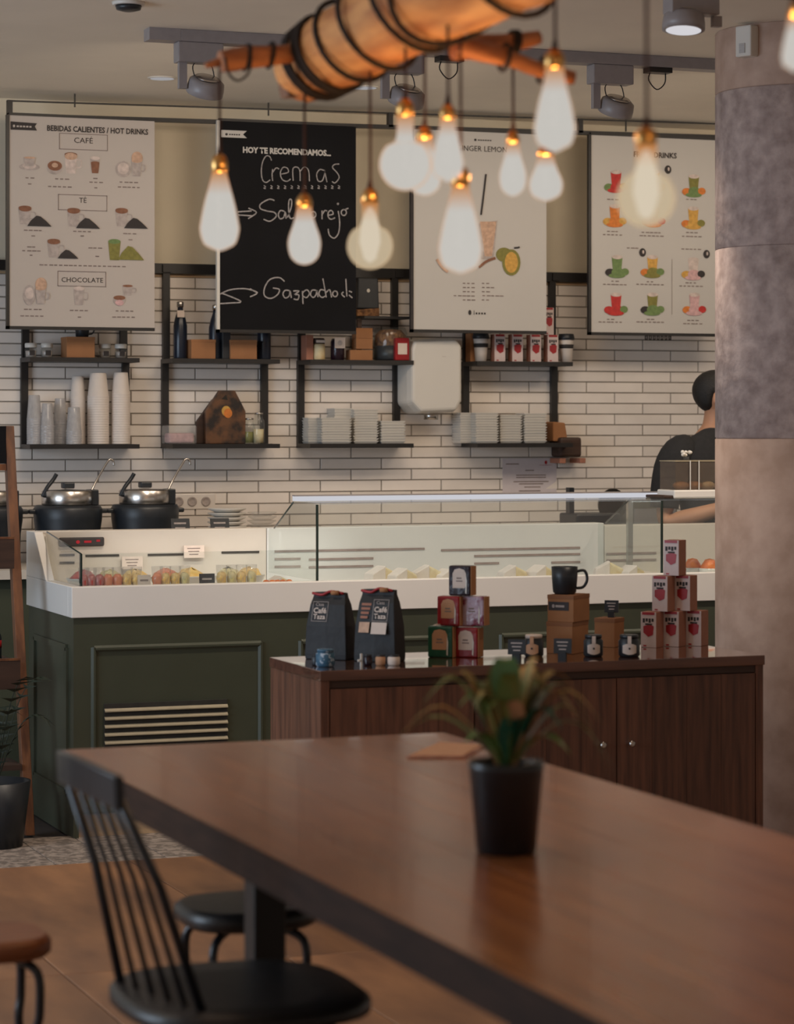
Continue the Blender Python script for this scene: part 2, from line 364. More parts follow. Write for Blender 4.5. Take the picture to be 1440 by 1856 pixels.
pieces(fl, 'floor_tile', 'floor_tile', TX, [(7.1, 8.88)], -.008, .002, .004)
pieces(fl, 'patterned_tile', 'pattern', [(-.1 + .2 * i, .1 + .2 * i) for i in range(31)], [(8.88 + .2 * j, 9.08 + .2 * j) for j in range(3)], -.008, .0025, .003)
pieces(fl, 'patterned_tile', 'pattern', [(-.1 + .2 * i, .1 + .2 * i) for i in range(11)], [(9.48 + .2 * j, 9.68 + .2 * j) for j in range(4)], -.008, .0025, .003)
ce = struct('ceiling', 'plain painted ceiling')
MB().box(-3.2, 9, -.5, 11.9, ZC, ZC + .1).build('ceiling_board', 'ceiling', ce)
wb = struct('wall_back', 'beige plaster wall with glazed off-white brick tiles below')
MB().box(-3.2, 9, YW, YW + .15, 0, ZC).build('plaster_face', 'plaster', wb)
PT, TL = .0522, .305
ztop = 2.213; nrow = 23
MB().box(.197, 7.253, YW - .006, YW, ztop - PT * (nrow + 3), ztop).build('grout_bed', 'grout', wb)
x_first = XA(-14, YW) ; ph = XA(580, YW)
tb = MB(); 
def tile_shape(hw, hh, t=.007, b=.0025):
    o = [(-hw, -hh), (hw, -hh), (hw, hh), (-hw, hh)]; i = [(-hw + b, -hh + b), (hw - b, -hh + b), (hw - b, hh - b), (-hw + b, hh - b)]
    return ([(x, 0, z) for x, z in o] + [(x, -t, z) for x, z in i], [(k, (k+1) % 4, 4+(k+1) % 4, 4+k) for k in range(4)] + [(4, 5, 6, 7)])
vs, fs = tile_shape(TL / 2 - .0015, PT / 2 - .0013)
proto = None; cnt = 0; rest = MB()
for r in range(nrow + 3):
    zc = ztop - PT * (r + .5); off = ph + (TL / 2 if r % 2 else 0)
    k0 = math.floor((.2 - off) / TL)
    for k in range(k0, k0 + 26):
        xc = off + TL * (k + .5)
        vis = x_first - TL / 2 < xc < 6.12 and zc > 1.03
        if xc - TL / 2 > 7.25: continue
        if vis and cnt < 299:
            cnt += 1
            if proto is None:
                proto = MB().add(vs, fs).build('wall_tile', 'tile', wb, (xc, YW - .004, zc)); proto['kind_note'] = 0; del proto['kind_note']
            else:
                o = proto.copy(); COL.objects.link(o); o.location = (xc, YW - .004 + random.uniform(-.0008, .0008), zc)
                o.rotation_euler = (random.uniform(-.006, .006), 0, random.uniform(-.004, .004))
        else:
            c0_, c1_ = max(.2, xc - TL / 2 + .0015), min(7.25, xc + TL / 2 - .0015)      # tiles cut at both ends of the tiled field
            if c1_ - c0_ < .01: continue
            v2, f2 = tile_shape((c1_ - c0_) / 2, PT / 2 - .0013)
            rest.add([(x + (c0_ + c1_) / 2, y + YW - .004, z + zc) for x, y, z in v2], f2)
tag(rest.build('wall_tile_field', 'tile', wb), kind='stuff')
MB().box(.197, 7.253, YW - .012, YW, ztop, ztop + .012).build('trim_strip', 'beige', wb)
# concrete pillar on the right
pil = struct('pillar', 'thick round concrete pillar at the right edge of the view')
pcn = PD(1453, 768, 9.69); PR = .32
for za_, zb_, mm in ((0, 1.486, 'concrete_smooth'), (1.486, 2.19, 'concrete'), (2.19, 2.77, 'concrete'), (2.77, ZC, 'concrete_smooth')):
    MB().lathe([(PR - .004, za_), (PR, za_ + .004), (PR, zb_ - .004), (PR - .004, zb_)], 0, 0, 72).build('pillar_drum', mm, pil, (pcn.x, pcn.y, 0))
# ---- ceiling track and its spotlights
YT = 9.28
tr = thing('lighting_track', 'long grey lighting track screwed to the ceiling above the counter', 'lighting track', (XA(266, YT), YT, ZC))
tl = XA(1300, YT) - XA(266, YT) + .6
MB().box(0, .12, -.04, .04, -.045, 0).build('end_cap', 'grey', tr)
MB().box(.12, tl, -.04, .04, -.045, 0).build('track_profile', 'grey', tr, bevel=.003)
def spotlight(px, py, Y, label, lit=False, tilt=27, aim=(0, 1.6, -1.6), flip=1):
    c = P(px, py, Y)                    # centre of the lamp head
    t = thing('track_spotlight', label, 'spotlight', (c.x, Y, ZC - .045), 0, 'spotlights on the ceiling track')
    dz = c.z - t.location.z
    MB().box(-.115 * flip if flip > 0 else -.06, .06 if flip > 0 else .115, -.035, .035, -.075, 0).build('adapter_box', 'grey', t, bevel=.004)
    s_ = -1 if flip > 0 else 1
    x0 = s_ * .105; MB().box(min(x0, x0 + .03), max(x0, x0 + .03), -.012, .012, dz - .01, -.075).build('arm', 'grey', t)
    hd = MB().lathe([(.035, .030), (.050, .034), (.066, .022), (.070, -.004), (.070, -.026), (.060, -.028)], 0, 0, 28)
    h_ = hd.build('lamp_head', 'grey', t, (0, 0, dz), bevel=0, rot=(R(tilt), R(5), 0))
    MB().lathe([(.028, .034), (.046, .0355), (.046, .038), (.028, .04)], 0, 0, 24).build('heat_ring', 'steel', h_)
    MB().lathe([(.0001, -.0285), (.058, -.0285)], 0, 0, 24).build('lens', 'lens', h_)
    MB().tube(smoothline([(-.04 + .0, 0, dz + .03), (-.05, 0, dz + .075), (-.02, .01, dz + .10), (.02, 0, dz + .085), (.035, 0, dz + .03)], 4), .0022, 6).build('cable', 'black', t)
    l = spot('spotlight_lamp', (c.x, Y, c.z - .05), (c.x + aim[0], Y + aim[1], c.z + aim[2]), 12, (1, .86, .70), 64, .7, .05)
    l.parent = t; l.location = (0, 0, dz - .04)
    return t
spotlight(373, 158, YT, 'round grey spotlight at the left end of the ceiling track')
spotlight(738, 176, YT, 'round grey spotlight on the track, partly hidden behind the globe bulbs')
spotlight(1118, 194, YT, 'round grey spotlight on the track above the drinks poster at right', aim=(0, 1.4, -1.5))
YT2 = 7.60
tr2 = thing('lighting_track', 'short stretch of grey lighting track at the top edge near the pillar', 'lighting track', (XA(1225, YT2), YT2, ZC))
MB().box(0, .8, -.04, .04, -.045, 0).build('track_profile', 'grey', tr2, bevel=.003)
t = spotlight(1240, 40, YT2, 'grey spotlight beside the pillar with its lens glowing white', lit=True, tilt=-6, flip=-1, aim=(-.5, 1.2, -1.9))
for px in (815, 1193):
    p = P(px, 128, YT)
    tag(MB().box(-.05, .05, -.03, .03, -.02, 0).build('track_connector', 'black', None, (p.x, YT, ZC - .045)), 'small black connector block under the ceiling track, %s' % ('behind the log' if px < 900 else 'right of the rightmost big bulb'), 'connector')
    o = COL.objects[-1]
    MB().tube(smoothline([(-.035, 0, -.02), (-.04, 0, -.05), (-.005, 0, -.085), (.03, 0, -.06), (.034, 0, -.02)]), .0025, 6).build('cable', 'black', o)
def downlight(px, py, label, lit=True):
    p = PZ(px, py, ZC); t = thing('recessed_downlight', label, 'downlight', (p.x, p.y, ZC), 0, None)
    MB().lathe([(.058, -.004), (.062, 0)], 0, 0, 28).build('rim', 'plastic_white', t)
    MB().lathe([(.0001, -.005), (.050, -.005)], 0, 0, 24).build('lens', 'downlens', t)
downlight(294, 141, 'small lit recessed ceiling downlight left of the log')
downlight(662, 158, 'small lit recessed ceiling downlight just behind the log')
p = PZ(233, 4, ZC)
t = thing('smoke_detector', 'small round white detector on the ceiling at the top left', 'detector', (p.x, p.y, ZC))
MB().lathe([(.055, -.012), (.058, 0)], 0, 0, 24).build('base', 'plastic_white', t)
MB().lathe([(.02, -.032), (.042, -.026), (.046, -.012)], 0, 0, 24).build('sensor', 'dark', t)
an = math.atan2(-C, -S) - R(44); zs_ = PD(1343, 75, 9.45).z
t = thing('wall_sensor', 'slim white alarm sensor fixed high on the concrete pillar', 'sensor', (pcn.x + (PR - .001) * math.cos(an), pcn.y + (PR - .001) * math.sin(an), zs_), an + R(90))
MB().box(-.035, .035, -.045, 0.006, -.058, .055).build('housing', 'plastic_white', t, bevel=.006)
MB().box(-.015, .01, -.049, -.043, -.045, -.01).build('window', 'frosted', t)
# ================================================================ POSTERS
YPO = 11.22
pa, pb = P(14, 209, YPO), P(1330, 249, YPO)
rail = thing('poster_rail', 'black rail near the ceiling from which the menu posters hang', 'rail', (pa.x, YPO, pa.z))
L_ = pb.x - pa.x; dz = pb.z - pa.z
def slope(x0, x1, z0, z1, y0, y1): return MB().prism([(x0, z0 + dz * x0 / L_), (x1, z0 + dz * x1 / L_), (x1, z1 + dz * x1 / L_), (x0, z1 + dz * x0 / L_)], y0, y1)
slope(0, L_, -.008, .010, 0, .03).build('lower_bar', 'black', rail)
xm = XA(705, YPO) - pa.x
slope(0, L_, .062, .068, .004, .02).build('upper_bar', 'black', rail)
for x in (0, xm, XA(1050, YPO) - pa.x): slope(x, x + .022, .0, .068, 0, .03).build('upright', 'black', rail)
for x in (.3, 1.2, 2.1, 3.0): MB().box(x, x + .006, .008, .014, .05, ZC - pa.z).build('hanger_wire', 'black', rail)
def poster(x0, y0, x1, y1, m, label, edge_l, frame='black'):
    a = P(x0, y1, YPO); b = P(x1, y0, YPO); t = thing('menu_poster', label, 'poster', (a.x, YPO, a.z), 0, None)
    wd, ht = b.x - a.x, P((x0 + x1) / 2, y0, YPO).z - a.z
    MB().box(0, wd, -.012, 0, 0, ht).build('board', m, t)
    MB().box(-.014, 0, -.016, .004, -.014, ht).build('side_edge', edge_l, t)
    MB().box(-.014, wd, -.016, .004, -.014, 0).build('bottom_edge', frame, t)
    MB().box(-.002, wd, -.015, .004, ht - .002, ht + .010).build('top_edge', frame, t)
    def q(px, py):
        v = P(px, py, YPO); return (v.x - a.x, v.z - a.z)
    return t, q, wd, ht
def caption(mb, q, cx, cy, n, w=None, y=-.0138):
    """small unreadable print: a row of word-like dashes"""
    x, z = q(cx, cy); tot = w or n * .022; x -= tot / 2
    for i in range(n):
        l = tot / n * random.uniform(.55, .9); mb.rect(x, x + l, z - .0025, z + .0025, y); x += tot / n
FY = -.0140
# --- poster 1: hot drinks
t1, q, w1, h1 = poster(16, 214, 279, 591, 'poster', 'white hot drinks menu poster headed CAFÉ, leftmost of the hanging posters', 'black')
fg = MB(); x, z = q(18, 228); x2, z2 = q(66, 222); fg.flat([(x, z - .018), (x2 - .0, z - .018), (x2 - .01, z), (x2, z + .014), (x, z + .018)], FY).build('flag_logo', 'ink', t1)
lg = MB().mat(0); xx, zz = q(24, 229); lg.disc(xx, zz, .005, .006, FY - .001)
for i in range(5): lg.rect(xx + .012 + i * .014, xx + .022 + i * .014, zz - .004, zz + .003, FY - .001)
lg.build('flag_mark', 'poster', t1)
xx, zz = q(176, 241); text('BEBIDAS CALIENTES / HOT DRINKS', .034, t1, (xx, FY, zz), 'ink', bold=.001, sx=.86)
hb = MB()
def frame_box(x0, y0, x1, y1):
    a, b = q(x0, y1), q(x1, y0); e = .003
    hb.rect(a[0], b[0], a[1], a[1] + e, FY); hb.rect(a[0], b[0], b[1] - e, b[1], FY); hb.rect(a[0], a[0] + e, a[1], b[1], FY); hb.rect(b[0] - e, b[0], a[1], b[1], FY)
frame_box(106, 245, 194, 271); frame_box(104, 355, 193, 381); frame_box(103, 493, 191, 519)
hb.build('heading_frame', 'faint', t1)
xx, zz = q(150, 260); text('CAFÉ', .034, t1, (xx, FY, zz), 'ink', sx=1.1)
xx, zz = q(149, 368); text('TÉ', .032, t1, (xx, FY, zz), 'ink')
xx, zz = q(148, 512); text('CHOCOLATE', .030, t1, (xx, FY, zz), 'ink', sx=1.05)
PM = ['plight', 'pbrown', 'ptan', 'pgrey', 'ink', 'polive', 'pgreen', 'pred', 'porange', 'pyellow', 'ppink']
pic = MB(); PICN = [0]
def flush(t):
    global pic
    if pic.f: pic.build('printed_drink', PM, t)
    pic = MB()
def cup(x, y, w, h, body, top, yy=FY, hd=True):
    a = q(x, y); k = w / 385.; kh = h / 385.
    pic.mat(body).flat([(a[0] - k * .36, a[1] - kh / 2), (a[0] + k * .36, a[1] - kh / 2), (a[0] + k / 2, a[1] + kh / 2), (a[0] - k / 2, a[1] + kh / 2)], yy)
    pic.mat(top).disc(a[0], a[1] + kh / 2, k / 2, kh * .13, yy - .0008)
    if hd:
        p_ = [(a[0] + k * .45, a[1] + kh * .25), (a[0] + k * .8, a[1] + kh * .2), (a[0] + k * .75, a[1] - kh * .15), (a[0] + k * .4, a[1] - kh * .15)]
        pic.mat(body).stroke(p_, .006, yy)
def pile(x, y, w, h, mi, yy=FY - .001):
    a = q(x, y); k = w / 385.; kh = h / 385.
    pic.mat(mi).flat([(a[0] - k / 2, a[1] - kh / 2), (a[0] + k / 2, a[1] - kh / 2), (a[0] + k * .28, a[1]), (a[0] + k * .05, a[1] + kh * .42), (a[0] - k * .12, a[1] + kh / 2), (a[0] - k * .36, a[1])], yy)
def disc(x, y, w, h, mi, yy=FY - .0005):
    a = q(x, y); pic.mat(mi).disc(a[0], a[1], w / 770., h / 770., yy)
disc(52, 303, 36, 12, 3); disc(52, 301, 24, 10, 0, FY - .001); cup(52, 294, 20, 14, 3, 2, FY - .002, False)
flush(t1)
disc(98, 305, 26, 22, 3); disc(98, 301, 25, 17, 1, FY - .001); disc(98, 300, 11, 8, 2, FY - .002); cup(127, 298, 22, 32, 0, 1); disc(127, 284, 22, 12, 2, FY - .003)
flush(t1)
cup(171, 300, 17, 24, 3, 0, hd=False); cup(171, 305, 15, 18, 1, 1, FY - .001, False)
flush(t1)
disc(222, 307, 28, 28, 3); disc(222, 306, 20, 20, 0, FY - .001); disc(247, 287, 20, 22, 2, FY - .001); cup(246, 306, 18, 26, 3, 2, FY - .002)
flush(t1)
for x, y in ((44, 392), (132, 396), (219, 396)):
    cup(x, y, 22, 28, 3, 1); disc(x, y - 13, 22, 9, 1, FY - .002); pile(x + 26, y + 9, 42, 18, 4, FY - .003); flush(t1)
cup(96, 452, 22, 28, 3, 1); disc(96, 439, 22, 8, 1, FY - .002); pile(122, 461, 36, 15, 4, FY - .003)
flush(t1)
cup(206, 455, 22, 32, 5, 6, hd=False); flush(t1); pile(236, 459, 46, 24, 5, FY - .003)
flush(t1)
disc(52, 535, 22, 34, 3); disc(52, 532, 15, 20, 0, FY - .001); disc(73, 516, 20, 24, 2, FY - .001); cup(72, 537, 18, 26, 3, 2, FY - .002)
flush(t1)
cup(142, 538, 19, 28, 3, 0); flush(t1); cup(230, 527, 18, 16, 3, 1); disc(215, 545, 22, 14, 3); disc(215, 540, 21, 8, 1, FY - .001); disc(215, 549, 15, 10, 10, FY - .002)
flush(t1)
flush(t1)
cp = MB()
for c in ((54, 323, 2), (54, 334, 1), (112, 325, 3), (108, 339, 5), (172, 324, 1), (174, 331, 3), (174, 341, 1), (233, 331, 4), (234, 340, 5), (60, 418, 4), (60, 428, 1), (149, 420, 4), (149, 428, 1), (235, 424, 3), (236, 435, 1), (57, 448, 2), (57, 455, 4), (57, 463, 1), (172, 450, 3), (176, 465, 1), (150, 482, 18), (60, 561, 4), (58, 573, 5), (143, 563, 4), (144, 575, 1), (226, 564, 4), (224, 575, 5)):
    caption(cp, q, *c)
tag(cp.build('printed_captions', 'faint', t1), kind='stuff')
# --- poster 2: chalkboard
t2, q, w2, h2 = poster(397, 224, 644, 597, 'chalk', 'black chalkboard poster with handwritten soups hanging second from left', 'plastic_white')
x, z = q(399, 236); x2, z2 = q(446, 251); xn = q(439, 243)[0]; zn = (z + z2) / 2
MB().flat([(x, z2), (x2, z2), (xn, zn), (x2, z), (x, z)], FY).build('flag_logo', 'posterw', t2)
xx, zz = q(409, 244); g = MB().disc(xx, zz, .006, .006, FY - .001)
for i in range(5): g.rect(xx + .012 + i * .011, xx + .02 + i * .011, zz - .003, zz + .003, FY - .001)
g.build('flag_mark', 'ink', t2)
xx, zz = q(519, 280); text('HOY TE RECOMENDAMOS...', .036, t2, (xx, FY, zz), 'posterw', bold=.0016, sx=.93)
def circ(x, y, r, n=8, k=1.15): return [(x + r * math.sin(2 * math.pi * i / n), y - k * r * math.cos(2 * math.pi * i / n)) for i in range(n + 1)]
ST1 = [[(470, 330), (460, 305), (435, 300), (412, 340), (404, 400), (412, 455), (435, 472), (462, 455)], [(478, 385), (474, 420), (478, 462)], [(476, 410), (500, 378), (520, 385)],
       [(535, 418), (580, 405), (572, 378), (545, 375), (528, 410), (540, 452), (570, 465), (595, 450)], [(612, 462), (610, 385), (635, 372), (655, 395), (657, 462)], [(657, 400), (685, 372), (712, 395), (718, 465)],
       [(815, 395), (785, 388), (765, 420), (775, 462), (802, 460), (818, 410), (816, 395), (832, 470)], [(912, 352), (882, 355), (868, 375), (895, 405), (912, 440), (885, 475), (865, 465)]]
ST2 = [[(490, 590), (455, 582), (400, 612), (398, 642), (440, 658), (490, 668), (500, 695), (460, 725), (418, 712)], [(556, 662), (530, 655), (515, 680), (525, 708), (550, 700), (560, 664), (566, 708)],
       [(575, 700), (600, 630), (600, 585), (585, 590), (582, 650), (592, 705), (618, 702)], [(640, 708), (642, 660), (662, 655), (672, 705)], [(672, 672), (695, 655), (708, 705)], circ(742, 682, 18),
       [(800, 712), (800, 655)], [(802, 680), (818, 655), (832, 660)], [(840, 686), (872, 678), (862, 655), (842, 665), (840, 695), (858, 712), (885, 702)],
       [(905, 658), (915, 730), (908, 800), (880, 835), (848, 815), (840, 775)], circ(904, 612, 3), circ(942, 668, 17), [(952, 648), (972, 640)],
       [(250, 664), (340, 658)], [(320, 640), (372, 668), (318, 708)], [(252, 684), (345, 690)]]
ST3 = [[(556, 1118), (520, 1092), (460, 1105), (425, 1160), (425, 1210), (465, 1228), (508, 1205), (522, 1170), (480, 1160)], [(590, 1178), (560, 1175), (545, 1200), (560, 1225), (585, 1212), (592, 1180), (600, 1225)],
       [(612, 1180), (650, 1180), (622, 1202), (648, 1205), (642, 1235), (615, 1232)], [(672, 1180), (676, 1265)], [(674, 1190), (700, 1172), (718, 1195), (700, 1222), (678, 1215)],
       [(762, 1175), (735, 1175), (725, 1205), (745, 1222), (762, 1200), (766, 1176), (774, 1220)], [(815, 1175), (790, 1172), (780, 1200), (800, 1222), (825, 1210)], [(805, 1098), (815, 1150), (828, 1222)], [(826, 1190), (850, 1172), (862, 1222)], circ(885, 1198, 16),
       [(955, 1100), (962, 1215)], [(940, 1185), (928, 1200), (948, 1220)], [(975, 1180), (995, 1188)], [(975, 1205), (998, 1225)],
       [(135, 1200), (200, 1172), (300, 1165), (378, 1190), (330, 1218)], [(330, 1165), (378, 1192)], [(150, 1195), (272, 1248), (200, 1258), (135, 1262)]]
def strokes(sts, name, wd):
    g = MB()
    for i, s_ in enumerate(sts): g.stroke([q(360 + a / 3.6, 200 + b / 3.6) for a, b in s_], wd, FY - i * 2e-5)
    g.build(name, 'chalkline', t2)
strokes(ST1, 'chalk_word', .005); strokes(ST2, 'chalk_word', .006); strokes(ST3, 'chalk_word', .006)
strokes([[(420 + i * 44, 492), (432 + i * 44, 500), (420 + i * 44, 510), (434 + i * 44, 512)] for i in range(12)], 'chalk_small_word', .004)
# --- poster 3: ginger lemon drink
t3, q, w3, h3 = poster(748, 239, 989, 597, 'posterw', 'pale poster with one iced ginger lemon drink, third of the hanging posters', 'ink')
xx, zz = q(872, 275); text('GINGER LEMON', .036, t3, (xx, FY, zz), 'ink', sx=1.0)
g = MB(); xx, zz = q(860, 254); g.disc(xx, zz, .006, .006, FY)
for i in range(6): g.rect(xx + .013 + i * .012, xx + .022 + i * .012, zz - .003, zz + .002, FY)
xx, zz = q(850, 569); g.disc(xx, zz + .006, .008, .012, FY); g.rect(xx + .02, xx + .023, zz - .004, zz + .016, FY)
for i in range(4): g.rect(xx + .03 + i * .014, xx + .038 + i * .014, zz - .002, zz + .007, FY)
g.build('logo_mark', 'ink', t3)
pic = MB()
a = q(883, 425); pic.mat(3).flat([q(866, 405), q(870, 470), q(893, 470), q(900, 400)], FY)
pic.mat(2).flat([q(868, 402), q(877, 465), q(890, 465), q(898, 402)][::-1], FY - .001)
pic.mat(4).stroke([q(879, 316), q(874, 360), q(870, 390)], .009, FY - .002)
flush(t3); disc(912, 462, 32, 26, 5, FY - .001); disc(925, 476, 36, 48, 5, FY - .0015); disc(925, 476, 26, 38, 9, FY - .002)
flush(t3); pic.mat(1).stroke([q(866, 485), q(880, 474), q(896, 468)], .012, FY - .003)
flush(t3); pic.mat(2).stroke([q(790, 470), q(800, 485), q(810, 493)], .014, FY - .003); flush(t3); pic.mat(4).stroke([q(930, 450), (q(937, 449)), q(940, 448)], .008, FY - .003)
flush(t3)
cp = MB()
for i, (l, r_) in enumerate(((3, 2), (3, 3), (3, 2), (5, 5), (3, 2))):
    y_ = 514 + i * 7.5; xa_, z_ = q(862, y_); cp_l = l * .022
    caption(cp, q, 862 - l * 4.3, y_, l); caption(cp, q, 871 + r_ * 4.3, y_, r_)
tag(cp.build('printed_captions', 'faint', t3), kind='stuff')
# --- poster 4: smoothies
t4, q, w4, h4 = poster(1070, 250, 1330, 602, 'posterw', 'pale poster with rows of colourful fruit drinks hanging beside the pillar', 'black')
xx, zz = q(1186, 286); text('FRUIT DRINKS', .036, t4, (xx, FY, zz), 'ink', bold=.001)
pic = MB()
for i, (x, y, top, mid, extra, bit) in enumerate(((1112, 330, 7, 7, 6, 9), (1181, 330, 9, 8, 6, 9), (1253, 338, 5, 6, 8, 8), (1110, 392, 8, 8, 9, 9), (1180, 392, 9, 8, 8, 7), (1252, 396, 9, 9, 8, 5), (1114, 484, 6, 6, 4, 6), (1178, 484, 9, 5, 8, 6), (1252, 488, 0, 10, 9, 4), (1112, 552, 7, 7, 7, 6), (1178, 552, 5, 6, 4, 6), (1254, 552, 10, 10, 8, 7))):
    cup(x + 3, y - 3, 22, 30, top, 0, FY, False)
    disc(x - 10, y + 10, 20, 14, extra, FY - .001); disc(x + 4, y + 10, 26, 18, mid, FY - .0015); disc(x + 17, y + 9, 16, 13, bit, FY - .002)
    disc(x + 2, y + 16, 34, 9, mid, FY - .0022); flush(t4)
for (x, y) in ((1209, 308), (1163, 458), (1279, 461)):
    disc(x, y, 14, 16, 4); disc(x + 1, y - 1, 4, 7, 0, FY - .002); flush(t4)
cp = MB()
for c in ((1110, 362, 3), (1253, 362, 3), (1110, 420, 3), (1110, 426, 5), (1180, 422, 5), (1180, 428, 6), (1253, 422, 3), (1253, 429, 5), (1146, 450, 3), (1252, 452, 5), (1114, 510, 2), (1114, 516, 6), (1178, 511, 2), (1178, 516, 7), (1252, 513, 3), (1252, 519, 6), (1106, 579, 2), (1106, 584, 6), (1178, 579, 2), (1178, 584, 7), (1255, 581, 3), (1255, 587, 5)):
    caption(cp, q, *c)
x0_, z0_ = q(1216, 470); cp.rect(x0_, x0_ + .002, q(1216, 570)[1], z0_, FY)
tag(cp.build('printed_captions', 'faint', t4), kind='stuff')
# word partly seen below poster 4
p = P(1193, 612, YPO)
t = thing('hanging_letters', 'row of small black letters under the fruit drinks poster', 'lettering', (p.x, YPO, p.z))
g = MB()
for i in range(7):
    x = -.07 + i * .021
    g.box(x, x + .015, -.004, 0, -.012, -.006); g.box(x, x + .005, -.004, 0, -.012, .012); g.box(x + .010, x + .015, -.004, 0, -.012, .012); g.box(x, x + .015, -.004, 0, .006, .012 + .002 * (i % 2))
g.build('letter_row', 'ink', t); MB().box(-.075, .078, .0, .004, .010, .016).build('letter_bar', 'black', t)
# ================================================================ WALL SHELVES
ZU, ZL, ZB = 1.835, 1.448, 2.228
SD = .205; YS = YW - .007
def shelf_unit(pl, pr, label, top=True, pr_up=None, low_r=None, extra=None):
    xl_, xr_ = XA(pl, YS), XA(pr, YS); t = thing('wall_shelf', label, 'shelf', (xl_, YS, ZL - .02), 0, 'black wall shelves')
    wd = xr_ - xl_; z = ZL - .02; b = .032
    low = (XA(low_r, YS) - xl_) if low_r else wd
    MB().box(0, low, -SD, 0, -.0, .02).build('shelf_board', 'black', t)
    MB().box(0, wd, -SD, 0, ZU - .02 - z, ZU - z).build('shelf_board', 'black', t)
    MB().box(0, b, -.03, 0, .02, ZU - .02 - z).build('upright', 'black', t)
    MB().box(wd - b, wd, -.03, 0, .02, ZU - .02 - z).build('upright', 'black', t)
    MB().box(0.005, b + .005, -.03, 0, ZU - z, ZB - z).build('upright', 'black', t)
    MB().box(wd - b - .01, wd - .01, -.03, 0, ZU - z, ZB - z).build('upright', 'black', t)
    return t
shelf_unit(36, 232, 'black two-tier wall shelf holding the paper cup stacks, leftmost')
shelf_unit(291, 483, 'black two-tier wall shelf holding bottles and the wooden board')
s3 = shelf_unit(537, 722, 'black two-tier wall shelf left of the white hand dryer')
s4 = shelf_unit(836, 1007, 'black two-tier wall shelf right of the white hand dryer')
sx = s3.location.x; 
MB().box(XA(640, YS) - sx, XA(722, YS) - sx, -.16, 0, 2.03 - ZL + .02, 2.042 - ZL + .02).build('shelf_board', 'black', s3)
MB().box(XA(662, YS) - sx - .08, XA(662, YS) - sx - .06, -.12, -.1, ZU - ZL + .02, 2.03 - ZL + .02).build('divider', 'darkwood', s3)
rb = thing('wall_rail', 'long black bar along the top of the tiles above the shelves', 'rail', (XA(-30, YS), YS, ZB))
MB().box(0, XA(1075, YS) - XA(-30, YS), -.034, 0, 0, .045).build('bar', 'black', rb)
for px in (36, 291, 537, 712, 836, 996): MB().box(XA(px, YS) - rb.location.x, XA(px, YS) - rb.location.x + .04, -.045, -.034, .005, .04).build('bracket', 'black', rb)
# hand dryer
p = P(783, 682, YS - .12)
hd = thing('hand_dryer', 'white wall-mounted hand dryer between the two right shelves', 'hand dryer', (p.x, YS, p.z))
sc_ = p.y; 
prof = [(-.138, .13), (-.125, .17), (.10, .182), (.128, .15), (.128, -.12), (.10, -.17), (-.09, -.178), (-.138, -.13)]
g = MB(); b = []
def loop(k, y, dz=0): return [(x * k, y, z * k + dz) for x, z in prof]
vs = loop(1, 0) + loop(1.0, -.15) + loop(.93, -.20, .0)
n = 8
g.add(vs, [tuple(range(n)), tuple(reversed(range(2 * n, 3 * n)))] + [(j * n + (k + 1) % n, j * n + k, (j + 1) * n + k, (j + 1) * n + (k + 1) % n) for j in range(2) for k in range(n)])
g.build('casing', 'plastic_white', hd, bevel=.012)
MB().lathe([(.034, -.205), (.034, -.17)], 0, -.11, 20).build('air_nozzle', 'steel', hd)
text('...', .03, hd, (.03, -.2035, .09), 'pgrey', name='maker_mark')
# ---- small shelf things
def single(mb, name, mats, label, cat, loc, group=None, bevel=0, rot=None):
    return tag(mb.build(name, mats, None, loc, bevel, rot), label, cat, group)
def sp(px, z, dy=.10): p = P(px, 0, YS - dy); return (p.x, YS - dy, z)
def kmm(px_w, Y=YS - .1): return px_w * Y / C / F
# spice jars shelf 1
j0 = None
for px, lb in ((56, 'first from the left'), (85, 'second from the left'), (190, 'just right of the kraft box'), (219, 'at the right end')):
    lab = 'glass jar with pale lid on the top left shelf, ' + lb
    if j0 is None:
        j0 = thing('spice_jar', lab, 'jar', sp(px, ZU), 0, 'lidded jars on the top left shelf')
        MB().lathe([(.024, 0), (.027, .006), (.027, .036), (.022, .044)], 0, 0, 20).build('jar', 'glass', j0)
        MB().lathe([(.022, .003), (.024, .030)], 0, 0, 16).build('contents', 'pgrey', j0)
        MB().lathe([(.026, .044), (.027, .048), (.027, .062), (.023, .065)], 0, 0, 20).build('lid', 'ceramic', j0)
        MB().box(-.012, .012, -.028, -.0265, .01, .032).build('label_patch', 'ink', j0)
    else: copy_tree(j0, sp(px, ZU), lab)
def kbox(name, px0, px1, h, label, z=ZU, dy=.11, m='kraft', d=.11):
    x0, x1 = XA(px0, YS - dy - d / 2), XA(px1, YS - dy - d / 2); t = thing(name, label, 'box', ((x0 + x1) / 2, YS - dy, z), 0)
    wd = (x1 - x0)
    MB().box(-wd / 2, wd / 2, -d / 2, d / 2, 0, h - .003).build('body', m, t, bevel=.002)
    MB().box(-wd / 2 - .001, wd / 2 + .001, -d / 2 - .001, d / 2 + .001, h - .012, h).build('lid_flap', m, t, bevel=.001)
    return t
kbox('gift_box', 121, 172, .093, 'kraft gift box with black mug on top on the left shelf')
kbox('gift_box', 347, 391, .088, 'kraft gift box between dark bottles, nearer the tall bottle')
kbox('gift_box', 418, 466, .088, 'kraft gift box below the right corner of the chalkboard poster')
